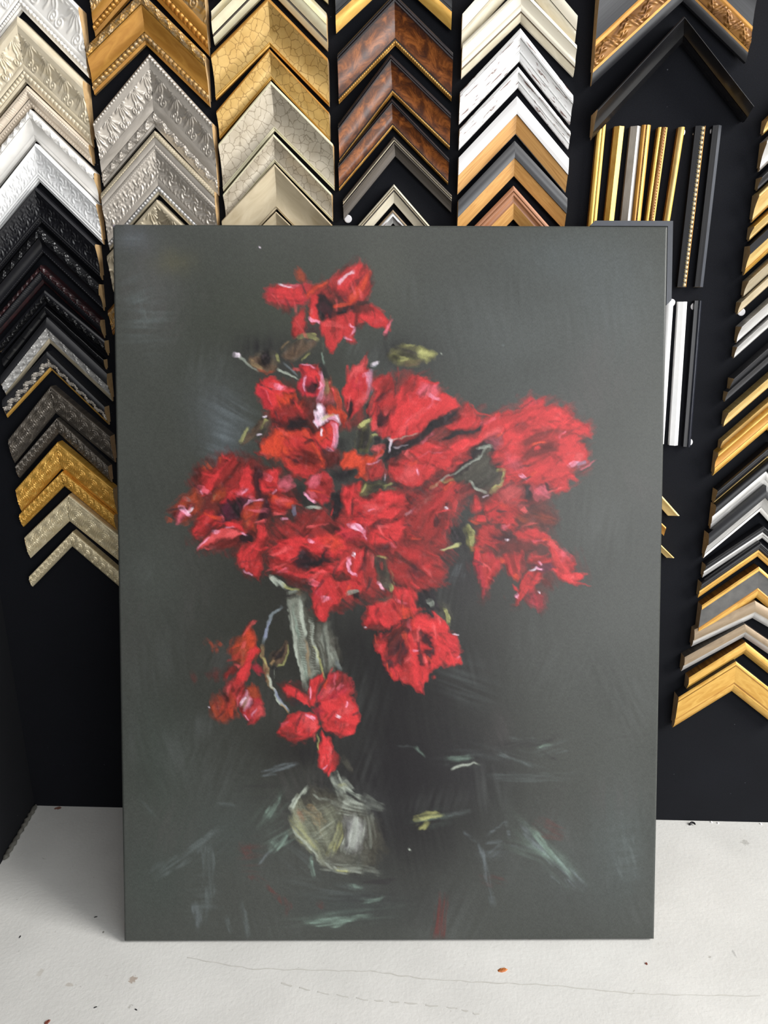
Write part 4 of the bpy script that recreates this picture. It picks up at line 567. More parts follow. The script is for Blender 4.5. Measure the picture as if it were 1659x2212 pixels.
    F('c', [370, 250, 400, 140, 520, 105, 590, 150, 600, 240, 560, 340, 500, 360, 440, 320], .9, 60, 4, 5, .4, 'r'); F('p', [385, 170, 440, 120, 500, 130, 460, 190, 400, 210], .75, 130, 4); L('P', [370, 255, 400, 300, 450, 330], 5, 5, .75); F('p', [380, 240, 430, 230, 460, 300, 420, 310], .5); L('e', [390, 380, 440, 365, 500, 395], 9, 8, .65); F('K', [270, 240, 340, 200, 370, 330, 300, 330], .55, 90, 8); L('l', [280, 380, 300, 430], 9, 6, .5); L('P', [190, 470, 250, 470], 7, 4, .6); F('r', [300, 450, 380, 410, 520, 420, 560, 500, 480, 580, 360, 590, 320, 520], .8, 130, 7, 6, .4, 'd')
    F('K', [580, 430, 600, 260, 660, 240, 690, 330, 680, 430, 620, 480], .85, 100, 4); L('r', [580, 440, 610, 380], 4, 2, .7); F('r', [680, 230, 770, 210, 830, 170, 830, 230, 780, 330, 790, 440, 720, 430, 690, 330], .92, 95, 4, 4, .35, 'R'); L('K', [780, 320, 760, 440], 7, 4, .6)
    F('n', [825, 250, 860, 190, 960, 170, 1080, 190, 1120, 230, 1020, 240, 920, 260, 860, 310], .85, 170, 4, 4, .5, 'g'); F('K', [860, 250, 940, 190, 1050, 210, 960, 240, 880, 280], .6, 170, 5); L('y', [830, 250, 870, 190], 4, 4, .5); L('y', [1020, 210, 1100, 190], 8, 4, .5); L('w', [1025, 100, 1020, 160], 3, 2, .6)
    F('R', [700, 520, 760, 470, 800, 310, 900, 320, 1000, 250, 1140, 260, 1180, 300, 1050, 390, 1160, 390, 1120, 440, 1060, 460, 960, 480, 880, 540, 800, 500], .92, 155, 4, 5, .3); F('s', [840, 360, 930, 340, 1000, 380, 940, 430, 860, 420], .5, 10, 6); L('P', [890, 400, 950, 395], 3, 2, .5); F('R', [900, 560, 1000, 490, 1150, 480, 1180, 560, 1140, 650, 1040, 680, 930, 670, 900, 610], .92, 20, 4, 5, .3); F('m', [900, 540, 960, 480, 1040, 490, 1010, 540, 930, 560], .7, 150, 7); F('r', [640, 590, 690, 520, 780, 500, 870, 570, 880, 640, 800, 680, 700, 680], .9, 30, 5, 5, .35, 'c'); L('P', [740, 520, 800, 530, 850, 590], 14, 6, .8); L('w', [760, 520, 800, 560], 9, 5, .6); L('P', [850, 600, 870, 640], 6, 4, .5); F('d', [670, 660, 760, 620, 880, 670, 800, 690], .6, 10, 6)
    F('R', [100, 740, 160, 660, 300, 640, 480, 620, 560, 610, 680, 640, 720, 700, 660, 740, 600, 780, 500, 790, 380, 720, 300, 800, 160, 820], .95, 10, 4, 5, .3); F('o', [500, 620, 640, 610, 690, 690, 620, 740, 540, 700], .6, 40, 6); L('P', [420, 640, 450, 660], 8, 5, .6); L('s', [490, 700, 580, 690], 14, 8, .4)
    F('K', [270, 830, 350, 700, 400, 750, 440, 800, 510, 790, 530, 700, 560, 720, 560, 820, 500, 870, 360, 880], .92, 10, 5, 5, .3, 'm'); F('r', [120, 820, 240, 870, 400, 900, 520, 880, 640, 790, 680, 760, 700, 880, 560, 930, 440, 940, 380, 970, 240, 950, 130, 890], .9, 20, 6, 6, .45, 'R'); F('d', [120, 880, 250, 930, 380, 980, 420, 1030, 340, 1040, 200, 970], .8, 30, 8, 6, .4, 'm'); L('s', [390, 970, 520, 900, 560, 920], 10, 6, .5)
    F('r', [700, 880, 720, 770, 800, 740, 860, 700, 880, 780, 850, 900, 820, 980, 740, 960], .85, 90, 6, 5, .4, 'R'); L('P', [720, 800, 740, 880, 790, 930], 10, 5, .75); L('w', [760, 770, 780, 790], 9, 5, .8); F('K', [810, 900, 840, 820, 870, 700, 890, 800, 860, 910], .7, 95, 5)
    F('R', [420, 1000, 480, 960, 620, 950, 760, 980, 840, 980, 820, 1060, 720, 1080, 680, 1160, 600, 1190, 540, 1290, 480, 1270, 430, 1180, 425, 1090], .9, 60, 4, 6, .4, 'r'); L('p', [420, 990, 500, 1010], 16, 8, .7); F('c', [430, 1050, 520, 1060, 520, 1120, 440, 1130], .7, 20, 6); L('P', [530, 1120, 580, 1120], 12, 6, .4); F('R', [470, 1180, 560, 1160, 600, 1190, 530, 1290, 490, 1260], .8, 100, 4); F('d', [620, 1190, 720, 1180, 800, 1160, 680, 1230], .6, 160, 6); F('K', [760, 1060, 810, 1040, 820, 1100, 780, 1120], .7); L('e', [720, 1080, 820, 1050], 9, 5, .35)
    F('n', [915, 790, 960, 760, 1040, 790, 1060, 900, 1080, 1060, 1000, 1050, 960, 950], .88, 75, 4, 4, .4); F('K', [930, 820, 1000, 790, 1030, 920, 1000, 1000, 960, 900], .5, 80, 6); L('y', [960, 765, 1035, 790], 4, 4, .6); L('y', [1060, 1010, 1080, 1060], 8, 5, .75); L('e', [975, 1000, 1000, 1050], 8, 5, .5); L('r', [990, 830, 1000, 890], 8, 5, .4); L('x', [1070, 860, 1095, 1020], 3, 3, .6)
    F('r', [1060, 820, 1120, 740, 1240, 660, 1330, 700, 1430, 760, 1440, 880, 1500, 900, 1480, 1000, 1560, 1020, 1400, 1040, 1200, 1030, 1100, 1000, 1080, 900], .9, 30, 6, 6, .35, 'f'); F('m', [1220, 900, 1260, 810, 1330, 830, 1300, 900, 1360, 920, 1280, 960], .6, 60, 7); F('R', [1180, 760, 1280, 700, 1330, 780, 1300, 830, 1240, 800], .5, 100, 7); F('R', [1310, 850, 1380, 800, 1430, 820, 1380, 900], .5, 150, 7)
    F('r', [1180, 480, 1240, 460, 1300, 400, 1360, 300, 1480, 240, 1560, 160, 1640, 170, 1640, 280, 1560, 300, 1480, 440, 1440, 600, 1380, 700, 1290, 640, 1180, 620], .85, 115, 6, 7, .5, 'd'); F('R', [1440, 300, 1540, 220, 1620, 200, 1600, 270, 1500, 330, 1430, 400, 1360, 420], .6, 120, 6); F('r', [1440, 600, 1470, 480, 1540, 440, 1560, 560, 1480, 640], .7, 100, 6, 6, .5, 'R'); L('R', [1560, 300, 1600, 340, 1570, 420], 12, 8, .4); F('K', [1410, 530, 1440, 440, 1480, 480, 1440, 560], .6); L('w', [1520, 385, 1535, 378], 6, 4, .9); L('K', [1530, 330, 1530, 370], 7, 5, .8); L('K', [1595, 230, 1620, 260], 8, 6, .7)
    L('e', [1480, 735, 1560, 700, 1620, 680], 3, 5, .75); F('K', [1060, 690, 940, 690, 960, 740, 1060, 750], .6, 10, 7)
    # --- right hanging flowers
    Z(940, 1040, .217)
    F('d', [360, 200, 480, 180, 640, 100, 900, 60, 1100, 60, 1110, 280, 1200, 420, 1120, 560, 1280, 700, 1400, 820, 1450, 1020, 1100, 1000, 1080, 1260, 820, 1230, 800, 1000, 640, 820, 460, 1130, 350, 840, 430, 640, 420, 440], .5, 70, 16, 9, .5, 'f')
    F('R', [360, 330, 360, 220, 400, 180, 440, 220, 450, 280, 400, 340], .8, 80, 5); F('r', [480, 230, 560, 180, 640, 160, 700, 220, 820, 280, 900, 320, 790, 400, 760, 500, 640, 440, 530, 400, 490, 320], .9, 40, 5, 6, .4, 'R'); F('s', [640, 140, 700, 60, 800, 50, 860, 100, 830, 220, 720, 240], .55, 140, 7); F('R', [500, 260, 600, 220, 600, 380, 540, 400, 500, 340], .7, 80, 5); L('o', [650, 230, 720, 260], 12, 7, .6); F('r', [600, 260, 720, 260, 820, 340, 700, 380, 620, 340], .5, 30, 8); L('s', [860, 280, 910, 315], 12, 6, .7); L('R', [410, 390, 500, 390], 12, 14, .8); L('R', [560, 410, 780, 430], 12, 8, .5)
    F('K', [870, 180, 890, 80, 940, 80, 945, 180, 900, 220], .75, 95, 6); F('R', [950, 100, 1040, 60, 1110, 80, 1100, 160, 1000, 180, 950, 170], .7, 40, 6, 6, .4, 'p'); F('m', [1080, 40, 1120, 60, 1130, 120, 1090, 100], .7)
    F('B', [800, 420, 840, 340, 960, 300, 1100, 280, 1160, 330, 1200, 420, 1100, 450, 960, 450, 850, 460], .6, 20, 10, 8, .4, 'f')
    F('r', [420, 600, 430, 470, 560, 460, 640, 540, 700, 560, 640, 660, 540, 690, 450, 670], .85, 30, 6, 6, .4); F('m', [540, 560, 640, 530, 740, 540, 740, 600, 640, 640, 560, 620], .75, 20, 8); L('w', [700, 600, 715, 604], 6, 5, .95); F('r', [760, 540, 860, 500, 1000, 480, 1110, 510, 1140, 600, 1120, 660, 960, 620, 820, 620], .9, 20, 5, 5, .35, 'R'); F('R', [940, 540, 1040, 530, 1040, 600, 960, 600], .5); F('d', [620, 680, 760, 620, 960, 640, 1000, 700, 860, 740, 680, 720], .6, 10, 9)
    F('r', [1140, 600, 1220, 640, 1270, 700, 1340, 770, 1380, 820, 1360, 920, 1240, 920, 1170, 880, 1160, 760], .92, 60, 4, 5, .35, 'R'); F('R', [1120, 900, 1180, 890, 1300, 910, 1400, 920, 1480, 930, 1460, 980, 1420, 1010, 1540, 1050, 1420, 1050, 1280, 1020, 1180, 950], .95, 20, 3, 4, .25); F('p', [1220, 720, 1280, 700, 1340, 790, 1260, 810], .5, 50, 6); L('s', [1150, 620, 1220, 700], 16, 8, .5)
    F('r', [900, 830, 940, 760, 1000, 740, 1160, 760, 1170, 820, 1060, 830, 960, 860], .85, 160, 5, 5, .4, 'R'); F('v', [960, 860, 1060, 840, 1160, 810, 1180, 880, 1060, 920, 1000, 900], .8, 15, 5); L('w', [930, 910, 980, 890, 1000, 870], 6, 4, .8); L('P', [990, 880, 1060, 890], 6, 4, .8); L('P', [1030, 820, 1060, 850], 4, 2, .6)
    F('R', [800, 1240, 810, 1120, 840, 1020, 900, 910, 1060, 920, 1040, 1000, 980, 1080, 900, 1170], .95, 115, 3, 4, .3, 'r'); F('R', [750, 1040, 790, 1060, 810, 1110, 770, 1090], .85); L('P', [805, 1140, 825, 1165], 8, 6, .7); F('f', [1040, 990, 1100, 940, 1160, 1000, 1160, 1090, 1100, 1060], .75, 60, 6); F('f', [920, 1190, 1000, 1100, 1060, 1150, 1080, 1230, 1040, 1270, 970, 1250], .6, 70, 8, 6, .4, 'c'); L('w', [1020, 1100, 1020, 1130], 4, 3, .8)
    F('r', [640, 770, 700, 740, 850, 740, 860, 860, 830, 990, 780, 980, 720, 920, 690, 840], .85, 75, 5, 5, .4, 'R'); L('o', [630, 780, 680, 810], 14, 8, .6); L('o', [790, 980, 820, 930], 14, 6, .6)
    F('c', [350, 830, 400, 720, 430, 660, 450, 720, 560, 700, 640, 820, 640, 900, 560, 1010, 480, 1110, 450, 1150, 430, 1050, 370, 920], .92, 85, 4, 5, .35, 'r'); F('R', [500, 960, 560, 820, 620, 780, 640, 860, 560, 980, 490, 1080], .6, 115, 5); L('R', [390, 820, 430, 680], 16, 8, .6); L('m', [400, 860, 540, 810], 3, 2, .6)
    # hanging leaf, right of the middle
    F('k', [150, 470, 290, 430, 330, 560, 300, 700, 180, 640], .7, 60, 8); F('g', [300, 460, 360, 470, 410, 580, 390, 720, 340, 740, 310, 640, 330, 560], .9, 75, 4, 4, .4); L('y', [310, 450, 370, 490, 400, 580], 5, 4, .6); L('y', [370, 560, 370, 680], 14, 8, .4); L('y', [65, 715, 140, 680, 230, 650], 3, 6, .75); L('u', [210, 980, 220, 880, 250, 820], 26, 10, .25, .5, 5)
    # --- lowest big rose
    Z(760, 1260, .1808)
    F('r', [170, 300, 280, 240, 400, 260, 420, 180, 520, 140, 520, 90, 640, 70, 780, 80, 800, 180, 790, 300, 860, 370, 740, 420, 640, 440, 520, 500, 420, 560, 300, 510, 180, 545], .9, 60, 5, 6, .4, 'R'); F('R', [520, 130, 560, 80, 720, 80, 780, 160, 730, 290, 640, 230, 560, 190], .8, 60, 5); F('R', [180, 540, 180, 320, 290, 260, 390, 300, 300, 340, 300, 440, 420, 420, 480, 480, 400, 560, 300, 500], .75, 60, 4); F('n', [270, 220, 360, 180, 500, 140, 510, 190, 420, 280, 330, 250], .8, 150, 5, 4, .3, 'd'); L('p', [540, 230, 660, 270], 9, 5, .5); F('d', [180, 550, 300, 500, 420, 560, 320, 590], .7, 0, 5); L('w', [160, 540, 180, 546], 3, 2, .7); L('P', [320, 30, 370, 110], 10, 5, .6); L('y', [460, 60, 475, 120], 9, 6, .7); F('n', [330, 0, 470, 0, 480, 110, 400, 90], .7, 70, 5); L('o', [600, 380, 700, 380], 30, 18, .5)
    F('k', [800, 200, 840, 100, 960, 90, 1020, 200, 1060, 300, 1010, 440, 900, 380, 820, 300], .8, 65, 5, 5, .3); F('n', [1010, 440, 1050, 240, 1120, 280, 1170, 460, 1150, 500], .7, 75, 6, 4, .4); L('y', [1090, 330, 1140, 430, 1150, 500], 7, 10, .65); L('e', [930, 230, 970, 310], 14, 6, .3)
    F('r', [290, 720, 360, 650, 460, 600, 480, 520, 660, 460, 700, 500, 760, 420, 930, 410, 1080, 460, 1150, 580, 1230, 630, 1280, 740, 1330, 840, 1290, 900, 1290, 990, 1150, 1020, 1050, 980, 920, 1090, 910, 1180, 850, 1230, 850, 1320, 790, 1270, 740, 1220, 640, 1210, 580, 1140, 470, 1170, 430, 1090, 390, 960, 290, 840], .95, 70, 4, 5, .35, 'R')
    F('f', [360, 700, 480, 560, 660, 470, 700, 560, 640, 700, 600, 800, 500, 900, 400, 900], .85, 125, 6, 5, .45, 'm'); L('K', [350, 700, 460, 570, 560, 480, 660, 465], 7, 6, .75); L('K', [410, 830, 470, 700, 560, 600], 7, 5, .6); F('K', [520, 900, 580, 760, 660, 700, 640, 850, 600, 980, 540, 980], .8, 110, 7, 5, .3, 'm'); F('m', [390, 960, 450, 880, 520, 960, 500, 1040, 430, 1080], .75, 100, 7)
    F('R', [700, 590, 700, 490, 780, 420, 920, 430, 1080, 460, 1150, 570, 1110, 620, 1000, 590, 880, 580], .9, 15, 4, 5, .3); F('m', [840, 600, 920, 610, 1000, 760, 980, 860, 920, 920, 910, 1040, 890, 900, 830, 840, 940, 810, 860, 740], .88, 70, 4, 4, .3); F('R', [690, 830, 700, 720, 820, 720, 860, 760, 940, 800, 820, 820, 760, 840], .95, 20, 3, 4, .3); F('s', [740, 650, 830, 640, 830, 700, 760, 720], .5, 80, 5); L('P', [720, 825, 800, 830], 5, 3, .5)
    F('R', [920, 640, 1090, 620, 1240, 640, 1280, 760, 1310, 860, 1200, 870, 1110, 870, 1060, 960, 940, 1090, 910, 1050, 960, 900, 1000, 800], .85, 40, 4, 5, .28); F('c', [1130, 700, 1230, 700, 1290, 830, 1190, 860], .3, 50, 8); F('d', [1090, 910, 1130, 870, 1130, 930], .7); L('P', [1240, 930, 1290, 900], 9, 6, .6); F('R', [1080, 960, 1130, 880, 1290, 920, 1290, 990, 1160, 1020], .8, 15, 4); L('d', [1180, 860, 1290, 840], 4, 3, .6)
    F('R', [730, 960, 800, 900, 840, 1000, 910, 1060, 910, 1160, 820, 1270, 740, 1210, 720, 1100], .92, 85, 3, 4, .28); F('R', [460, 1040, 560, 980, 640, 1030, 560, 1080, 560, 1140, 470, 1170, 430, 1090], .92, 30, 3, 4, .28); F('r', [580, 1140, 580, 1060, 680, 1040, 740, 1120, 740, 1210, 650, 1210], .85, 80, 4); F('s', [640, 920, 700, 880, 720, 920, 650, 960], .85, 140, 4); L('s', [850, 900, 870, 980], 12, 5, .8); F('m', [780, 880, 840, 860, 850, 1000, 800, 960], .7); L('r', [980, 1150, 1010, 1140], 8, 5, .6); F('r', [290, 840, 310, 770, 430, 700, 420, 820, 390, 910], .85, 110, 5, 5, .35, 'R'); L('w', [1220, 625, 1280, 640], 3, 2, .6); L('d', [1150, 590, 1220, 585], 4, 3, .6)
    # odd specks
    Z(0, 0, 1)
    for x, y, c in [(563, 540, 'w'), (453, 1531, 'w'), (885, 1838, 'e'), (1084, 752, 'h'), (955, 770, 'e')]: L(c, [x-1, y, x+2, y+2], 4, 3, .8)
    F('w', [244, 490, 250, 490, 247, 497, 244, 497], .9, 0, 1.5, .5)

    # broken dabs over the red blossoms: darks between the petals, lights on the turned edges
    Z(0, 0, 1)
    Hi = np.linalg.inv(Hm)
    red = (buf[..., 0] > .13) & (buf[..., 0] > buf[..., 1]*4)
    ys, xs = np.nonzero(red); pick = rs.randint(0, len(ys), 560)
    ti = np.array([[1, 0], [0, 1]])
    for k, i in enumerate(pick):
        q = Hi@np.array([xs[i], ys[i], 1.]); x, y = q[:2]/q[2]
        a = rs.rand()*.9+math.atan2(y-1130, x-800)-.45; ln = 7+rs.rand()*15; cv = (rs.rand()-.5)*8
        dx, dy = math.cos(a)*ln, math.sin(a)*ln; nx, ny = -math.sin(a)*cv, math.cos(a)*cv
        r = rs.rand(); c = 'm' if r < .16 else 'k' if r < .24 else 'd' if r < .50 else 'r' if r < .68 else 'R' if r < .80 else 's' if r < .92 else 'o' if r < .965 else 'p'
        L(c, [x-dx, y-dy, x+nx, y+ny, x+dx, y+dy], 3+rs.rand()*7, 1.5+rs.rand()*3, .35+.45*rs.rand(), .45, 1.6)
    # canvas weave and mottling
    buf *= (1+NF*.16+NB*.10)[..., None]
    return np.clip(buf, 0, 1), hgt
# ---------------------------------------------------------------- frame corner samples, column by column
G1 = 'frame corner samples in the far left column'; G2 = 'frame corner samples in the second column'; G3 = 'frame corner samples in the third column'; G4 = 'frame corner samples in the fourth column'; G5 = 'frame corner samples in the fifth column'; G6 = 'large frame corner samples at top right'; G7 = 'frame corner samples in the far right column'
corner('white carved frame corner, topmost in the far left column', (42, -118), (46, 20), None, (170, 14), p_ornate('white', 34, 14, 'acanthus', 'bead', .12, .74), group=G1)
corner('wide cream frame corner with carved leaf scrolls, second from top at far left', (37.6, 34.7), (55, 176.5), None, (179, 173.6), p_ornate('cream', 34, 14, 'acanthus', 'dart', .26, .72), group=G1)
corner('pinkish cream reeded frame corner between cream carved and white corners', (58, 185), (68, 231.5), None, (192, 312), [(0, .18, 22, 24, 1, 'pink_cream'), (.18, .62, 24, 18, 2, 'pink_cream', 'reed', 'carved_band'), (.62, .76, 16, 15, 0, 'pink_cream'), (.76, 1, 15, 11, .6, 'pink_cream', 'dart', 'beaded_lip')], group=G1)
corner('white frame corner with leafy outer edge and smooth hollow', (65, 236), (76, 302), None, (204, 373), [(0, .30, 24, 28, 2, 'white', 'leaf', 'carved_band'), (.30, .84, 27, 15, -4, 'white'), (.84, 1, 16, 12, 1, 'white')], group=G1)
corner('wide white frame corner with carved flowers, just above the black one', (76.7, 309.6), (84, 390.6), None, (208, 440), p_ornate('white_flat', 32, 13, 'flower', 'line', .12, .76), group=G1)
corner('wide black frame corner with carved flowers below the white ones', (76, 404), (89, 481), None, (206, 527.6), p_ornate('black', 30, 12, 'flower', 'rope', .14, .80), group=G1, raw='raw_wood')
corner('black frame corner with glossy leafy outer edge and plain hollow', (83.6, 489.6), (93.3, 547), None, (213.8, 614), [(0, .42, 22, 27, 2, 'black_gloss', 'leaf', 'carved_band'), (.42, .88, 24, 14, -3, 'black'), (.88, 1, 14, 11, .5, 'black', 'rope', 'beaded_lip')], group=G1)
corner('black frame corner rubbed dark red with fine cross reeding', (88, 572), (95.5, 611), None, (217, 691), [(0, .34, 20, 24, 1.5, 'black_red', 'leaf', 'carved_band'), (.34, .80, 22, 15, 1.5, 'black', 'reed', 'reeded_band'), (.80, 1, 14, 10, 0, 'black_red')], group=G1)
corner('narrow black frame corner with carved scrolls below the dark red one', (96.6, 627), (100, 656), (-4, 742), (226, 736), [(0, .28, 19, 21, .6, 'black'), (.28, .80, 21, 15, 1.5, 'black_gloss', 'leaf', 'carved_band'), (.80, 1, 13, 10, 0, 'black')], group=G1)
corner('narrow black frame corner with straight reeding and crossed ribbons', (96.6, 661), (103, 683), (4, 775), (223.6, 777), [(0, .9, 18, 13, 2, 'black_gloss', 'line', 'reeded_band'), (.9, 1, 13, 10, 0, 'black')], group=G1)
corner('silver leaf frame corner with broad plain black outer edge', (101, 685), (108.5, 741), (1, 812), (231, 807.5), [(0, .40, 24, 27, 1.5, 'black_grey'), (.40, .80, 25, 15, -1.5, 'silver_bright', 'leaf', 'carved_band'), (.80, 1, 14, 10, .5, 'silver_warm')], group=G1)
corner('silver and black frame corner with thin gold inner lip', (101, 759), (112, 800), (4.5, 864), (226, 879), [(0, .32, 22, 24, 1, 'black_grey'), (.32, .80, 23.4, 15.4, -1, 'black'), (.32, .80, 23, 15, -1, 'silver', 'leaf', 'carved_band'), (.80, 1, 14, 10, 1, 'gold', None, 'gold_lip')], group=G1)
corner('wide dark pewter frame corner with swirl carving', (109.7, 834), (120, 891.6), (19, 948), (238.5, 942), p_swirl('pewter_carved', 24, 12), group=G1, raw='raw_wood_dark')
corner('narrow dark pewter frame corner with swirl carving', (123, 903), (126.6, 935.7), (35, 1005), None, p_swirl('pewter_carved', 20, 12), group=G1, raw='raw_wood_dark')
corner('wide bright gold frame corner with swirl carving', (124, 955), (133.4, 1012.5), (35, 1055.5), (245, 1055), p_swirl('gold_carved', 24, 12), group=G1)
corner('narrow bright gold frame corner with swirl carving', (134.5, 1018), (139, 1050), (43, 1110), None, p_swirl('gold_carved', 20, 12), group=G1)
corner('wide champagne frame corner with swirl carving', (149, 1068), (150.4, 1125.6), (54, 1159.5), None, p_swirl('champagne_carved', 24, 12), 'champagne', group=G1)
corner('narrow champagne frame corner, lowest in the far left column', (157, 1148), (156, 1180), (64, 1244), None, p_swirl('champagne_carved', 20, 12), 'champagne', group=G1)
# second column
corner('grey and gold carved frame corner with beads, topmost in the second column', (301, -200), (306, -35), (184, -62), (437, -52), [(0, .10, 32, 34, .8, 'gold_deep'), (.10, .62, 33, 20, -3, 'gold_grey', 'acanthus', 'carved_band'), (.62, .80, 20, 18, 1, 'gold_deep'), (.80, .92, 17, 15, .6, 'gold_deep', 'bead', 'beaded_lip'), (.92, 1, 14, 12, 0, 'gold_deep')], group=G2)
corner('plain gold frame corner with carved outer ribbon and beaded lip', (305, -17), (315, 96), (187, 101), (443, 119), [(0, .24, 27, 30, 2, 'gold_grey', 'leaf', 'carved_band'), (.24, .34, 28, 26, .5, 'gold_deep'), (.34, .76, 26, 17, -2.5, 'gold_deep'), (.76, .92, 16, 14, .8, 'gold_grey', 'bead', 'beaded_lip'), (.92, 1, 13, 11, 0, 'gold_deep')], group=G2)
corner('wide silver frame corner with large carved leaves and beaded outer edge', (322.6, 117), (334, 273.4), (202.5, 263), (458.6, 266), [(0, .08, 31, 33, .5, 'silver', 'bead', 'beaded_edge'), (.08, .20, 33, 31, 0, 'silver'), (.20, .60, 31, 18, -3, 'silver', 'acanthus', 'carved_band'), (.60, .78, 19, 16, .6, 'silver'), (.78, .95, 15, 13, 1, 'silver', 'leaf', 'carved_lip'), (.95, 1, 12, 11, 0, 'silver')], group=G2)
corner('silver frame corner with twisted ribbon edge and fine carved leaves', (334, 282), (343, 419.5), (218, 418), (463, 414), [(0, .10, 29, 30, .6, 'silver_warm', 'rope', 'rope_edge'), (.10, .22, 29, 28, .6, 'silver'), (.22, .32, 28, 27, .6, 'silver', 'rope', 'ribbon'), (.32, .74, 27, 17, -2.5, 'silver', 'flower', 'carved_band'), (.74, .86, 17, 15, .5, 'silver'), (.86, .95, 14, 13, .5, 'silver_bright', 'bead', 'beaded_lip'), (.95, 1, 12, 11, 0, 'silver_warm')], group=G2)
corner('antique silver frame corner mostly hidden behind the canvas top left', (338.5, 431), (344, 520), (231, 553), None, [(0, .12, 27, 28, .5, 'silver_warm'), (.12, .80, 28, 15, -2, 'silver_warm', 'acanthus', 'carved_band'), (.80, 1, 14, 11, 1, 'silver_warm')], group=G2)
corner('antique gold frame corner peeking out left of the canvas', (341, 549), (346, 610), (233, 671), None, [(0, .12, 25, 26, .5, 'gold_bronze'), (.12, .80, 26, 15, -2, 'gold_grey', 'acanthus', 'carved_band'), (.80, 1, 14, 11, 1, 'gold_bronze')], group=G2)
# third column
corner('pale silver gold frame corner edge at the very top of the third column', (580, -190), (580, -112), (452, -72), (706, -72), p_ogee('pale_gold', 26, 10), group=G3)
corner('pale gold frame corner with smooth hollow, second in the third column', (580, -103), (581, -22), (456, 24), (705, 28), [(0, .34, 24, 27, -2, 'pale_gold'), (.34, .72, 26, 20, 1.5, 'ivory_edge'), (.72, .80, 18, 18, 0, 'pewter_bar'), (.80, 1, 18, 11, .5, 'ivory_edge')], group=G3)
corner('wide crackled gold frame corner with deep hollow', (579, -6), (583, 100), (456, 118.6), (707.6, 126), p_cove('crackle_gold', 'gold_deep', 'gold', 30, 11, .09, .91, -6), group=G3)
corner('narrower crackled gold frame corner below the wide one', (581.8, 105.6), (586, 171), (467.5, 240), (710.5, 243), p_cove('crackle_gold', 'gold_deep', 'gold', 26, 11, .10, .90, -4), group=G3)
corner('wide crackled silver frame corner with pale edge', (584.7, 175), (593, 282), (472, 311), (719, 311), p_cove('crackle_silver', 'ivory_edge', 'ivory_edge', 30, 11, .07, .92, -6), group=G3)
corner('narrower crackled silver frame corner below the wide one', (590.5, 289), (593, 350), (482, 419.5), (716, 418), p_cove('crackle_silver', 'ivory_edge', 'ivory_edge', 26, 11, .10, .90, -4), group=G3)
corner('wide smooth champagne frame corner resting just above the canvas', (593, 354), (597.7, 451), (479, 477), (715, 483), p_cove('champagne_smooth', 'champagne_smooth', 'champagne_smooth', 26, 11, .05, .95, -5), group=G3)
corner('small champagne frame corner tip inside the wide champagne corner', (596, 457), (598, 506), (486, 570), None, p_cove('champagne_smooth', 'champagne_smooth', 'champagne_smooth', 22, 11, .05, .95, -2), group=G3)
# fourth column
corner('dark grey frame corner with bright gold lip, topmost in the fourth column', (853, -152), (853, -46), (723, -28), (978, -36), [(0, .52, 28, 18, -3, 'black_grey'), (.52, .60, 17, 17, 0, 'black'), (.60, 1, 18, 11, 2.5, 'gold', None, 'gold_lip')], group=G4)
BURL = lambda ho: [(0, .09, ho-3, ho, .8, 'burl_edge'), (.09, .17, ho-2, ho-1, .6, 'burl_edge'), (.17, .86, ho-2, 14, -3, 'burl'), (.86, .90, 13, 13, 0, 'burl_edge'), (.90, .98, 13, 11, .8, 'bead_gold', 'bead', 'beaded_lip'), (.98, 1, 10, 9, 0, 'bead_gold')]
corner('widest brown burl frame corner with black edge and gold beads', (852, -14), (853.7, 98), (729, 117), (978.7, 114), BURL(30), group=G4)
corner('middle brown burl frame corner with gold beaded lip', (843.6, 117), (848, 205), (730.8, 267.6), (973.7, 244), BURL(27), group=G4)
corner('narrowest reddish burl frame corner with gold beaded lip', (846.5, 214), (848, 276), (730.8, 353), (970, 342), BURL(25), group=G4)
corner('thin dark pewter frame corner with ridged outer edge below the burl corners', (850.8, 295), (853.7, 337), (741, 431), (976, 421.6), [(0, .12, 18, 20, .6, 'pewter_bar'), (.12, .24, 17, 18, .6, 'silver_warm'), (.24, .40, 16, 18, 1, 'pewter_bar'), (.40, 1, 15, 10, -1, 'pewter_bar')], group=G4)
corner('beige stepped frame corner just above the canvas beside the white dot', (850.8, 398), (850.8, 438), (741, 524), None, [(0, .14, 18, 20, .6, 'beige'), (.14, .30, 17, 18, .8, 'silver_warm'), (.30, .40, 15, 15, 0, 'pewter_bar'), (.40, 1, 15, 10, -1, 'beige')], group=G4)
corner('small brown and silver stepped frame corner inside the beige one', (848.5, 453), (849, 482), (756, 555), None, [(0, .2, 16, 17, .4, 'brown_silver'), (.2, .5, 15, 16, .6, 'white_distress'), (.5, 1, 13, 9, -.6, 'silver_bright')], group=G4)
# fifth column
corner('pale beige frame corner, topmost in the fifth column', (1125, -112), (1124, -38), (999, 30), (1248, 34), [(0, .5, 24, 20, 1, 'beige_speckle'), (.5, .62, 18, 18, 0, 'beige'), (.62, 1, 18, 11, 1, 'beige')], group=G5)
corner('wide pale beige frame corner with worm hole specks', (1125.6, -28), (1124, 47), (999, 95), (1246, 97.5), [(0, .16, 24, 27, 1, 'beige_speckle'), (.16, .50, 26, 20, -1, 'beige_speckle'), (.50, .72, 20, 19, 1.5, 'beige_speckle'), (.72, .78, 17, 17, 0, 'brown_silver'), (.78, 1, 18, 11, .6, 'beige')], group=G5)
DIS = lambda ho: [(0, .16, ho-4, ho-1, .6, 'white_distress'), (.16, .34, ho, ho-1, 1, 'white_distress'), (.34, .66, ho-3, 15, -1.5, 'white_distress'), (.66, .74, 15, 15, .8, 'white_distress'), (.74, 1, 14, 10, .6, 'white_distress')]
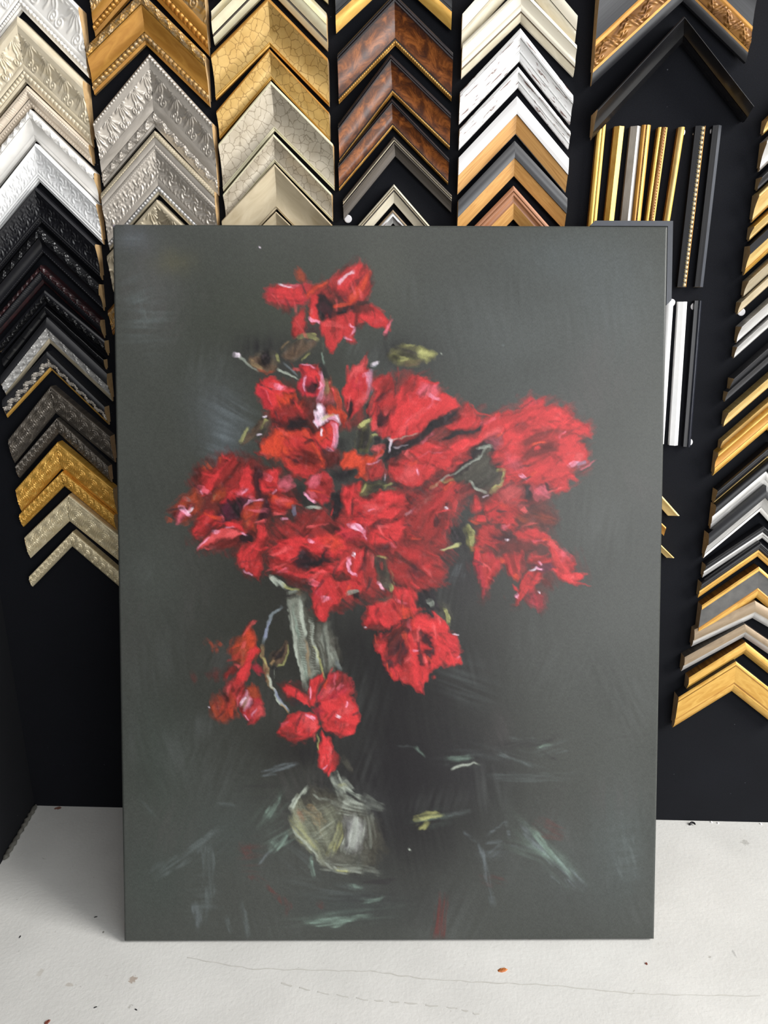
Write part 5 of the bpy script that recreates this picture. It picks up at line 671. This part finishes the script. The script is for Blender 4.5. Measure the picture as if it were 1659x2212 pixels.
corner('wider chipped white frame corner with stepped ridges', (1124, 61), (1122, 131.7), (994, 199), (1238, 206), DIS(26), group=G5)
corner('narrower chipped white frame corner below the wider one', (1119, 144), (1119, 188.6), (992.7, 278.5), (1232, 283.6), DIS(22), group=G5)
corner('whitewashed frame corner with broad oak inner slope', (1116.7, 207.6), (1114, 288.6), (991, 340.5), (1229, 342), p_two('white_wash', 'oak', .5, 26, 10), group=G5)
corner('black frame corner with broad oak inner slope', (1111.7, 304), (1110, 380), (990, 433), (1225.6, 428), p_two('ebony', 'oak_plain', .5, 26, 10), group=G5)
corner('brown wood frame corner with oak inner slope above the canvas', (1109, 401), (1109, 473.5), (992, 522), None, [(0, .16, 22, 24, .8, 'walnut'), (.16, .30, 22, 23, .8, 'walnut'), (.30, .52, 22, 20, -1, 'walnut'), (.52, 1, 20, 10, 0, 'oak_plain', None, 'inner_slope')], group=G5)
corner('dark brown frame corner tip showing above the canvas edge', (1103, 487), (1103, 530), (1000, 596), None, p_ogee('burl_edge', 22, 10), group=G5)
# top right: two very large corners
corner('very large black frame corner with carved gold leaf band', (1475, -235), (1475, 2), (1301, -68), (1646, -62), [(0, .10, 36, 38, 1, 'black_grey'), (.10, .60, 38, 24, -4, 'black_grey'), (.60, .66, 25, 24, .6, 'gold_deep'), (.66, .86, 24, 20, 2, 'gold_bronze', 'leaf', 'carved_band'), (.86, .89, 19, 18, 0, 'gold_deep'), (.89, 1, 18, 13, 1, 'black')], group=G6)
corner('large plain black box frame corner with thin bright ridge', (1477.5, 35), (1474, 92), (1290.5, 236), (1628, 228.6), [(0, .10, 44, 46, .6, 'black'), (.10, .75, 45, 26, -2, 'black_gloss'), (.75, 1, 24, 14, 0, 'black_gloss')], 'black', group=G6)
# far right column
HW = .088
corner('gold frame corner cut off by the photo edge above the silver one', None, None, (1660, 255), None, p_cove('gold_pale', 'gold', 'gold', 26, 10), group=G7, hw=HW, l=(1648, 292))
corner('pale silver frame corner high in the far right column', None, None, (1657, 303), None, p_cove('silver_bright', 'silver_bright', 'silver', 28, 10), group=G7, hw=HW, l=(1640, 371))
corner('dark pewter frame corner between silver and gold ones at right edge', None, None, (1646, 382), None, p_cove('charcoal', 'charcoal', 'charcoal', 24, 10), group=G7, hw=HW, l=(1634, 412))
corner('broad pale gold frame corner below the dark pewter one at right edge', None, None, (1640, 419), None, p_cove('gold_pale', 'gold_pale', 'gold', 28, 10), group=G7, hw=HW, l=(1625, 481))
corner('gold hollow frame corner above the black and gold one at right edge', None, None, (1629, 489), None, p_cove('gold_pale', 'gold', 'gold', 26, 10), group=G7, hw=HW, l=(1619, 521))
corner('black and gold frame corner in two bands at right edge', None, None, (1620, 531), None, [(0, .30, 22, 28, 0, 'black_grey'), (.30, .74, 27, 16, -2, 'gold_pale'), (.74, .80, 15, 15, 0, 'gold_deep'), (.80, 1, 16, 10, 1, 'gold')], group=G7, hw=HW, l=(1610, 595))
corner('pale champagne frame corner with curved face below the black and gold one', None, None, (1617, 607), None, p_cove('silver_warm', 'silver_warm', 'silver_warm', 26, 10, .05, .95), group=G7, hw=HW, l=(1610, 642))
corner('narrow champagne frame corner with white sticky dot beneath its end', None, None, (1601, 653), None, p_cove('champagne_smooth', 'champagne_smooth', 'champagne_smooth', 22, 10, .06, .94, -2), group=G7, hw=HW, l=(1593, 679))
corner('silver frame corner with curved face below the sticky dot', None, None, (1602, 706), None, p_cove('silver_bright', 'silver_bright', 'silver_bright', 26, 10, .05, .95), group=G7, hw=HW, l=(1598, 741))
corner('narrow silver frame corner right below the curved silver one', None, None, (1592, 750), None, p_cove('silver_bright', 'silver_bright', 'silver_bright', 20, 10, .06, .94, -2), group=G7, hw=HW, l=(1589, 774))
corner('dark grey brushed frame corner with curved face at right', None, None, (1585, 818), None, p_cove('charcoal', 'charcoal', 'charcoal', 26, 10, .05, .95), group=G7, hw=HW, l=(1582, 850))
corner('narrow dark grey frame corner tucked under the brushed grey one', None, None, (1572, 847), None, p_cove('charcoal', 'charcoal', 'charcoal', 20, 10, .06, .94, -2), group=G7, hw=HW, l=(1567, 868))
corner('gold frame corner with curved face below the dark grey pair', None, None, (1573, 892.5), None, p_cove('gold_pale', 'gold_pale', 'gold_pale', 26, 10, .05, .95), group=G7, hw=HW, l=(1568, 922))
corner('narrow gold frame corner stacked on the rich gold one', None, None, (1560.5, 953.5), None, p_cove('gold_pale', 'gold_pale', 'gold', 20, 10, .06, .94, -2), group=G7, hw=HW, l=(1557.5, 974))
corner('rich gold frame corner with deep hollow and rounded lip', None, None, (1551, 978), None, [(0, .14, 22, 25, 1, 'gold'), (.14, .66, 24, 15, -4, 'gold_deep'), (.66, 1, 16, 10, 2.5, 'gold')], group=G7, hw=HW, l=(1548, 1028))
BLK = lambda lip, sp=.78, ho=24: [(0, .14, ho-4, ho, 1.5, 'black'), (.14, .30, ho-2, ho-3, 1, 'black'), (.30, sp, ho-4, 14, 1.5, 'black'), (sp, sp+.5*(1-sp), 14, 13, 1, lip, None, 'inner_lip'), (sp+.5*(1-sp), 1, 12, 10, .5, lip)]
corner('black ridged frame corner with thin pale gold inner line', None, None, (1549, 1058.5), None, BLK('gold_pale', .82), group=G7, hw=HW, l=(1543, 1088))
corner('wide black frame corner with broad silver inner slope', None, None, (1546, 1091), None, BLK('silver_bright', .46, 27), group=G7, hw=HW, l=(1537, 1146.5))
corner('black frame corner with broad silver slope and white inner edge', None, None, (1531, 1152.5), None, [(0, .42, 22, 26, 2, 'black'), (.42, .82, 24, 14, -1, 'silver_bright'), (.82, 1, 15, 10, 1, 'white', None, 'inner_lip')], group=G7, hw=.094, l=(1522, 1206))
corner('narrow black frame corner with silver and white inner edge', (1649, 1136), (1646, 1162), (1524, 1219.6), None, BLK('silver_bright', .52, 22), group=G7)
corner('black ridged frame corner with bright gold inner edge', (1641, 1170), (1636, 1202), (1515, 1258), None, BLK('gold', .56, 22), group=G7)
corner('wide grey stone pattern frame corner edged in gold', (1639, 1224), (1633, 1291), (1516, 1307.6), None, [(0, .12, 20, 22, 1, 'gold', None, 'gold_edge'), (.12, .66, 20, 18, 0, 'grey_mottled'), (.66, .74, 18, 19, .5, 'gold_deep'), (.74, 1, 19, 11, 2, 'gold', None, 'gold_lip')], 'gold_bronze', group=G7, raw='raw_wood_dark')
corner('tan frame corner with silver inner lip, hanging slightly crooked', (1631, 1298), (1625, 1335), (1500, 1360), None, [(0, .55, 16, 20, 2, 'brown_silver'), (.55, .65, 17, 17, 0, 'silver'), (.65, 1, 17, 10, 1.5, 'silver_bright', None, 'inner_lip')], group=G7, raw='raw_wood_dark')
corner('dark silver frame corner with bright silver inner slope', (1609, 1348), (1606, 1376), (1479, 1419.5), None, [(0, .50, 20, 22, 1.5, 'brown_silver'), (.50, 1, 20, 10, 1, 'silver_bright', None, 'inner_slope')], 'pewter', group=G7, raw='raw_wood_dark')
corner('narrow dark gold frame corner above the lowest gold one', (1610, 1387), (1606, 1412), (1488, 1464), None, [(0, .50, 20, 22, 1.5, 'gold'), (.50, 1, 20, 10, 1, 'gold', None, 'inner_slope')], 'gold_bronze', group=G7, raw='raw_wood_dark')
corner('wide flat gold frame corner, lowest in the far right column', (1589.5, 1428.5), (1580.5, 1492.6), (1465.6, 1506), None, [(0, .10, 24, 26, .8, 'gold'), (.10, .14, 24, 24, 0, 'gold_deep'), (.14, .66, 25, 22, 0, 'gold'), (.66, .72, 20, 20, 0, 'gold_deep'), (.72, .78, 20, 20, .6, 'gold'), (.78, 1, 20, 12, 1.5, 'gold')], 'black_grey', group=G7, raw='raw_wood_dark')
# gold corners peeking out right of the canvas
def tip(label, A, B, O, I, m):
    b = [(0, .2, 14, 15, .5, m), (.2, 1, 15, 10, -.5, m)]
    ho, hi = .014, .010; Aw, Bw, Ow, Iw = on_wall(*A, ho), on_wall(*B, hi), on_wall(*O, ho), on_wall(*I, hi)
    e = empty('frame_corner_sample', (Aw[0], 0, Iw[1])); tag(e, label, 'frame sample', 'gold frame corners half hidden right of the canvas'); org = (Aw[0], 0., Iw[1])
    mir = lambda p: (2*Aw[0]-p[0], p[1])
    rail(e, org, Aw, Ow, Bw, Iw, b, m); rail(e, org, Aw, mir(Ow), mir(Bw) if False else (Aw[0], Bw[1]), mir(Iw), b, m)
tip('pale gold frame corner end sticking out right of the canvas, upper one', (1390, 1026), (1390, 1054), (1468, 1114), (1443, 1114), 'gold_pale')
tip('small dark gold frame corner end between two pale gold ends', (1390, 1092), (1390, 1112), (1438.8, 1139), (1434, 1157.5), 'gold_deep')
tip('pale gold frame corner end sticking out right of the canvas, lower one', (1390, 1139), (1390, 1155), (1456.7, 1205), (1440, 1205), 'gold_pale')
# ---------------------------------------------------------------- straight moulding strips
def strip_thing(label, t0, t1, ty, b0, b1, by, bands, side, raw='raw_wood'):
    h = max(bands[0][2], bands[-1][3])*.001
    T0, T1, B0, B1 = on_wall(t0, ty, h), on_wall(t1, ty, h), on_wall(b0, by, h), on_wall(b1, by, h)
    T1 = (T1[0], T0[1]); B1 = (B1[0], B0[1])
    org = (B0[0], 0., B0[1]); e = empty('frame_strip_sample', org); e['kind'] = 'thing'; tag(e, label, 'moulding strip', 'straight moulding strips at upper right')
    r = rail(e, org, T0, B0, T1, B1, bands, side, raw, 'strip_body', True)
    return e, org, T0, B0, T1, B1
strip_thing('gold moulding strip with twin ridges, leftmost of the row', 1292, 1309.5, 268, 1258, 1276, 620, [(0, .48, 12, 14, 1.5, 'gold_bright'), (.48, .58, 10, 10, 0, 'gold_deep'), (.58, 1, 12, 10, 1.5, 'gold_bright')], 'gold_deep')
strip_thing('plain angled gold moulding strip, second from the left', 1327.6, 1348.6, 273, 1290, 1310, 620, [(0, .46, 9, 14, 0, 'gold'), (.46, 1, 14, 10, 0, 'gold_bright')], 'gold_deep')
strip_thing('angled silver moulding strip, third from the left', 1362.5, 1384.7, 273, 1326, 1349, 620, [(0, .58, 9, 14, 0, 'silver'), (.58, 1, 14, 9, 0, 'silver_bright')], 'silver')
strip_thing('dark gold moulding strip with fine beaded line beside the silver one', 1387, 1406.7, 270, 1350, 1369, 620, [(0, .38, 12, 14, 1, 'gold_deep'), (.38, .56, 12, 12, .3, 'gold_bronze', 'bead', 'beaded_line'), (.56, 1, 14, 10, 1, 'gold')], 'gold_deep')
strip_thing('gold moulding strip with twisted rope band', 1422, 1443, 275, 1375, 1395, 620, [(0, .30, 12, 13, 1, 'gold_bright'), (.30, .84, 12, 12, 2, 'gold_bronze', 'rope', 'rope_band'), (.84, 1, 12, 10, .5, 'gold_bright')], 'gold_deep')
strip_thing('slim rounded gold moulding strip right of the rope one', 1465.6, 1479.5, 275, 1412, 1424, 620, [(0, .55, 9, 13, 1.2, 'gold_pale'), (.55, 1, 13, 9, 1, 'gold_bright')], 'gold_deep')
e, org, T0, B0, T1, B1 = strip_thing('black moulding strip with a row of gold beads', 1502.7, 1524.7, 272, 1463, 1482.5, 620, [(0, .50, 9, 12, 0, 'black_grey'), (.50, .92, 8, 8, 0, 'black'), (.92, 1, 9, 8, .3, 'gold_deep')], 'black')
import bmesh
bm = bmesh.new(); bmesh.ops.create_uvsphere(bm, u_segments=10, v_segments=6, radius=.0031); me = bpy.data.meshes.new('bead'); bm.to_mesh(me); bm.free(); me.materials.append(MATS['champagne'])
for p in me.polygons: p.use_smooth = True
NB_ = 35
for i in range(NB_):
    f = (i+.5)/NB_; c = [T0[j]+(B0[j]-T0[j])*f+.71*(T1[j]-T0[j]+((B1[j]-B0[j])-(T1[j]-T0[j]))*f) for j in (0, 1)]
    o = bpy.data.objects.new('bead', me); put(o, e); o.location = (c[0]-org[0], -.0098, c[1]-org[2])
strip_thing('slate grey angled moulding strip, rightmost of the row', 1540.6, 1559.5, 271, 1500.6, 1519, 620, [(0, .55, 9, 13, 0, 'charcoal'), (.55, 1, 13, 8, 0, 'black_box')], 'black')
strip_thing('white rounded moulding strip half hidden by the canvas edge', 1437, 1455, 647, 1416, 1434, 959, [(0, .5, 8, 13, 1, 'white_flat'), (.5, 1, 13, 9, 1, 'white_flat')], 'white_flat', 'white_flat')
strip_thing('white angled moulding strip beside the canvas', 1465.5, 1484.8, 651.7, 1446, 1464.4, 962, [(0, .52, 9, 12, 0, 'white_flat'), (.52, 1, 12, 8, 0, 'white_flat')], 'white_flat', 'white_flat')
strip_thing('black moulding strip with shiny rounded edge below the beaded one', 1501, 1516, 649.5, 1476, 1491.5, 965, [(0, .5, 9, 10, 0, 'charcoal'), (.5, 1, 11, 9, 2.5, 'chrome_black')], 'black')
# ---------------------------------------------------------------- sticky dots
def dot(label, u, v, r=.0066):
    x, z = on_wall(u, v); V = []; F = []
    n = 20
    for y in (0., -.0015): V += [(r*math.cos(2*math.pi*i/n), y, r*math.sin(2*math.pi*i/n)) for i in range(n)]
    V += [(.8*r*math.cos(2*math.pi*i/n), -.002, .8*r*math.sin(2*math.pi*i/n)) for i in range(n)]
    F = [(i, (i+1) % n, n+(i+1) % n, n+i) for i in range(n)]+[(n+i, n+(i+1) % n, 2*n+(i+1) % n, 2*n+i) for i in range(n)]+[tuple(range(2*n, 3*n))]
    o = mesh_obj('adhesive_dot', V, F, ['velcro']); o.location = (x, 0, z); tag(o, label, 'adhesive dot', 'round white adhesive dots on the black wall')
dot('round white adhesive dot left of the beige frame corner', 752, 473)
dot('white adhesive dot behind the top of the slim gold strip', 1471, 286); dot('adhesive dot behind the top of the beaded black strip', 1505, 290); dot('adhesive dot behind the top of the slate grey strip', 1542, 284)
dot('white adhesive dot at the top of the half hidden white strip', 1450, 654); dot('adhesive dot behind the top of the shiny black strip', 1500, 662); dot('adhesive dot behind the foot of the shiny black strip', 1488, 955); dot('white adhesive dot under the narrow champagne corner at right', 1601, 674)
# ---------------------------------------------------------------- the big canvas leaning on the wall
CW, CH, TH = .914, 1.2125, .024
BX, BY, LEAN, CYAW = -.4774, -.36188, .21851, .0395
ex = Vector((math.cos(CYAW), math.sin(CYAW), 0)); bk = Vector((-math.sin(CYAW), math.cos(CYAW), 0)); ez = Vector((0, 0, math.cos(LEAN)))+bk*math.sin(LEAN); ey = ez.cross(ex)
canvas = bpy.data.objects.new('canvas_painting', None); put(canvas)
# lift so that the lower back edge stands on the floor
low = min(0., (ey*TH).z)
canvas.matrix_world = Matrix(((ex.x, ey.x, ez.x, BX), (ex.y, ey.y, ez.y, BY), (ex.z, ey.z, ez.z, -low), (0, 0, 0, 1)))
tag(canvas, 'large unframed painting of red flowers in a glass vase leaning on the wall', 'painting')
buf, hgt = make_painting()
KPAINT = .97
buf = np.clip(buf*KPAINT, 0, 1)
xs = np.linspace(0, CW, PW); zs = np.linspace(CH, 0, PH)
X, Zg = np.meshgrid(xs, zs)
edge = np.minimum(np.minimum(X, CW-X), np.minimum(Zg, CH-Zg)); Yg = -hgt*.0003+np.where(edge < 1e-6, .0016, np.where(edge < .0016, .0004, 0.))
V = np.stack([X, Yg, Zg], -1).reshape(-1, 3).astype(np.float32)
ii = (np.arange(PH-1)[:, None]*PW+np.arange(PW-1)[None]); FQ = np.stack([ii, ii+PW, ii+PW+1, ii+1], -1).reshape(-1, 4).astype(np.int32)
me = bpy.data.meshes.new('painted_face'); me.vertices.add(len(V)); me.vertices.foreach_set('co', V.ravel()); me.loops.add(FQ.size); me.loops.foreach_set('vertex_index', FQ.ravel()); me.polygons.add(len(FQ)); me.polygons.foreach_set('loop_start', np.arange(0, FQ.size, 4, dtype=np.int32)); me.polygons.foreach_set('use_smooth', np.ones(len(FQ), bool)); me.update(calc_edges=True)
ca = me.color_attributes.new('paint', 'FLOAT_COLOR', 'POINT'); ca.data.foreach_set('color', np.concatenate([buf.reshape(-1, 3), np.ones((PW*PH, 1))], 1).astype(np.float32).ravel())
pm = bpy.data.materials.new('oil_paint'); pm.use_nodes = True; nt = pm.node_tree; bs = nt.nodes['Principled BSDF']; at = nd(nt, 'ShaderNodeAttribute'); at.attribute_name = 'paint'
tc = nd(nt, 'ShaderNodeTexCoord'); mp = nd(nt, 'ShaderNodeMapping'); nt.links.new(tc.outputs['Object'], mp.inputs[0]); mp.inputs['Scale'].default_value = (1, 1, .35)
n1 = nd(nt, 'ShaderNodeTexNoise'); n1.inputs['Scale'].default_value = 900; n1.inputs['Detail'].default_value = 2; nt.links.new(mp.outputs[0], n1.inputs['Vector'])
mr = nd(nt, 'ShaderNodeMapRange'); mr.inputs[1].default_value = .3; mr.inputs[2].default_value = .7; mr.inputs[3].default_value = .86; mr.inputs[4].default_value = 1.14; nt.links.new(n1.outputs[0], mr.inputs[0])
vm = nd(nt, 'ShaderNodeVectorMath', operation='SCALE'); nt.links.new(at.outputs['Color'], vm.inputs[0]); nt.links.new(mr.outputs[0], vm.inputs['Scale']); nt.links.new(vm.outputs[0], bs.inputs['Base Color'])
bp = nd(nt, 'ShaderNodeBump'); bp.inputs['Strength'].default_value = .12; bp.inputs['Distance'].default_value = .0006; nt.links.new(n1.outputs[0], bp.inputs['Height']); nt.links.new(bp.outputs[0], bs.inputs['Normal'])
bs.inputs['Roughness'].default_value = .34; bs.inputs['Specular IOR Level'].default_value = .24
me.materials.append(pm); put(bpy.data.objects.new('painted_face', me), canvas)
edge_m = mat('canvas_edge', (70, 73, 68), (58, 60, 56), rough=.5)
a = .0016
ring0 = [(0, a, 0), (CW, a, 0), (CW, a, CH), (0, a, CH)]; ring1 = [(x, TH, z) for x, _, z in ring0]
mesh_obj('canvas_side', ring0+ring1, [(0, 4, 5, 1), (1, 5, 6, 2), (2, 6, 7, 3), (3, 7, 4, 0)], [edge_m], canvas)
for x0, x1, z0, z1 in ((.001, .04, .001, CH-.001), (CW-.04, CW-.001, .001, CH-.001), (.04, CW-.04, .001, .04), (.04, CW-.04, CH-.04, CH-.001)): box('stretcher_bar', x0, x1, .004, TH-.001, z0, z1, 'raw_wood', canvas, .0015)
# black floater frame corner hooked round the canvas top right
fc = bpy.data.objects.new('floater_frame_corner', None); put(fc); fc.matrix_world = canvas.matrix_world @ Matrix.Translation((CW, .004, CH)); tag(fc, 'slim black floater frame corner set around the canvas top right', 'frame sample')
def lsec(name, pts, y0, y1):
    n = len(pts); V = [(x, y0, z) for x, z in pts]+[(x, y1, z) for x, z in pts]; F = [tuple(range(n)), tuple(range(2*n-1, n-1, -1))]+[(i, i+n, (i+1) % n+n, (i+1) % n) for i in range(n)]
    return mesh_obj(name, V, F, ['black_box'], fc)
g, w, Ln = .0015, .0085, .128
lsec('top_rail', [(-Ln+w, g+w), (g+w, g+w), (g, g), (-Ln, g)], -.001, .024)
lsec('side_rail', [(g+w, g+w), (g+w, -Ln+w), (g, -Ln), (g, g)], -.001, .024)
# ---------------------------------------------------------------- bits on the floor
def crumb(name, label, u, v, sx, sy, sz, m, ang=0., group=None, seed=0):
    x, y = on_floor(u, v); rs = random.Random(seed); n = 7; V = []
    for zf, sc in ((0, 1.), (1, .75)):
        for i in range(n):
            a = 2*math.pi*i/n; r = sc*(.75+.5*rs.random()); px, py = r*sx*math.cos(a), r*sy*math.sin(a); V.append((px*math.cos(ang)-py*math.sin(ang), px*math.sin(ang)+py*math.cos(ang), zf*sz*(.6+.6*rs.random())))
    F = [tuple(range(n))[::-1], tuple(range(n, 2*n))]+[(i, (i+1) % n, n+(i+1) % n, n+i) for i in range(n)]
    o = mesh_obj(name, V, F, [m]); o.location = (x, y, 0); tag(o, label, 'debris', group)
mat('chip_orange', (196, 120, 60), (150, 80, 40), rough=.7); mat('rust', (120, 60, 44), (90, 46, 36), rough=.8)
crumb('wood_chip', 'small orange wood chip on the grey floor below the canvas', 1085, 2096, .008, .004, .002, 'chip_orange', .2, None, 2)
crumb('wood_chip', 'tiny reddish crumb on the floor near the canvas lower right corner', 1396, 2082, .0025, .002, .0015, 'rust', .3, None, 3)
crumb('paint_flake', 'small rusty flake at the bottom edge of the photo, left', 102, 2208, .005, .003, .0015, 'rust', .9, None, 5)
for i, (u, v, lab) in enumerate([(1537, 1775, 'white crumb against the wall foot near the black curl'), (1551, 1777, 'white crumb just right of another by the wall foot'), (1644, 1779, 'white crumb at the wall foot by the right photo edge')]): crumb('white_crumb', lab, u, v+1.5, .0022, .002, .002, 'velcro', i, 'white crumbs along the wall foot', i)
for i, (u, v, lab) in enumerate([(207, 1981, 'dark speck on the floor in the shade left of the canvas'), (43, 2024, 'dark speck on the lit floor at far left'), (294, 2181, 'dark speck below the brownish floor stain'), (206, 2176, 'thin dark speck left of another near the bottom edge')]): crumb('dark_speck', lab, u, v, .003, .0012, .0008, 'black', .6+i, 'dark specks on the floor', i+9)
def tube(name, pts, r, m, label=None, cat=None, struct=False, wob=0.):
    V = []; F = []; n = 7
    for j, p in enumerate(pts):
        d = (Vector(pts[min(j+1, len(pts)-1)])-Vector(pts[max(j-1, 0)])).normalized(); a = d.cross(Vector((0, 0, 1))).normalized(); b = a.cross(d)
        rr = r*(1+wob*(random.random()-.5))*(.5 if j in (0, len(pts)-1) else 1)
        V += [tuple(Vector(p)+a*rr*math.cos(2*math.pi*i/n)+b*rr*math.sin(2*math.pi*i/n)) for i in range(n)]
    for j in range(len(pts)-1): F += [(j*n+i, j*n+(i+1) % n, (j+1)*n+(i+1) % n, (j+1)*n+i) for i in range(n)]
    F += [tuple(range(n)), tuple(range(len(V)-n, len(V)))[::-1]]
    o = mesh_obj(name, V, F, [m], None, None, [True]*len(F))
    if label: tag(o, label, cat)
    if struct: o['kind'] = 'structure'
    return o
x, y = on_floor(1493, 1779); tube('shaving_curl', [(x+.006*math.cos(t), y-.012+.010*math.sin(t), .0026+.002*math.sin(t*1.5)) for t in np.linspace(.4, 2.6, 8)], .0022, 'black', 'curled black shaving on the floor by the right wall foot', 'debris')
mat('caulk', (120, 118, 110), (84, 82, 76), rough=.7)
pts = []
for i in range(30):
    y = -.004-i*.0058; pts.append((xl0+ky*y+.0045+.0012*math.sin(i*1.9), y, .0045+.0008*math.sin(i*2.3)))
tube('trim_1', pts, .0042, 'caulk', struct=True, wob=.5)
# hairline cracks in the floor paint
mat('crack_grime', (196, 194, 188), (186, 184, 177), rough=.8)
def crack(zp, w, gaps=False):
    P = [on_floor(260+.7233*x, 2000+.7233*y) for x, y in zp]; V = []; F = []
    fine = []
    for a, b in zip(P[:-1], P[1:]):
        for k in range(12): f = k/12; fine.append((a[0]+(b[0]-a[0])*f, a[1]+(b[1]-a[1])*f+.0016*math.sin(len(fine)*1.3)*random.random()))
    for i, (x, y) in enumerate(fine):
        ww = w*(.35+.9*random.random()); V += [(x, y-ww, .0003), (x, y+ww, .0003)]
        if i and not (gaps and i % 5 in (0, 1)): F.append((2*i-2, 2*i, 2*i+1, 2*i-1))
    mesh_obj('crack', V, F, ['crack_grime'], fl)
crack([(200, 95), (380, 128), (600, 133), (760, 137), (900, 158), (1100, 170), (1290, 178), (1500, 200), (1659, 207), (1934, 210)], .0009)
crack([(470, 170), (600, 200), (740, 222), (850, 230), (1000, 246), (1080, 268)], .0012, True)
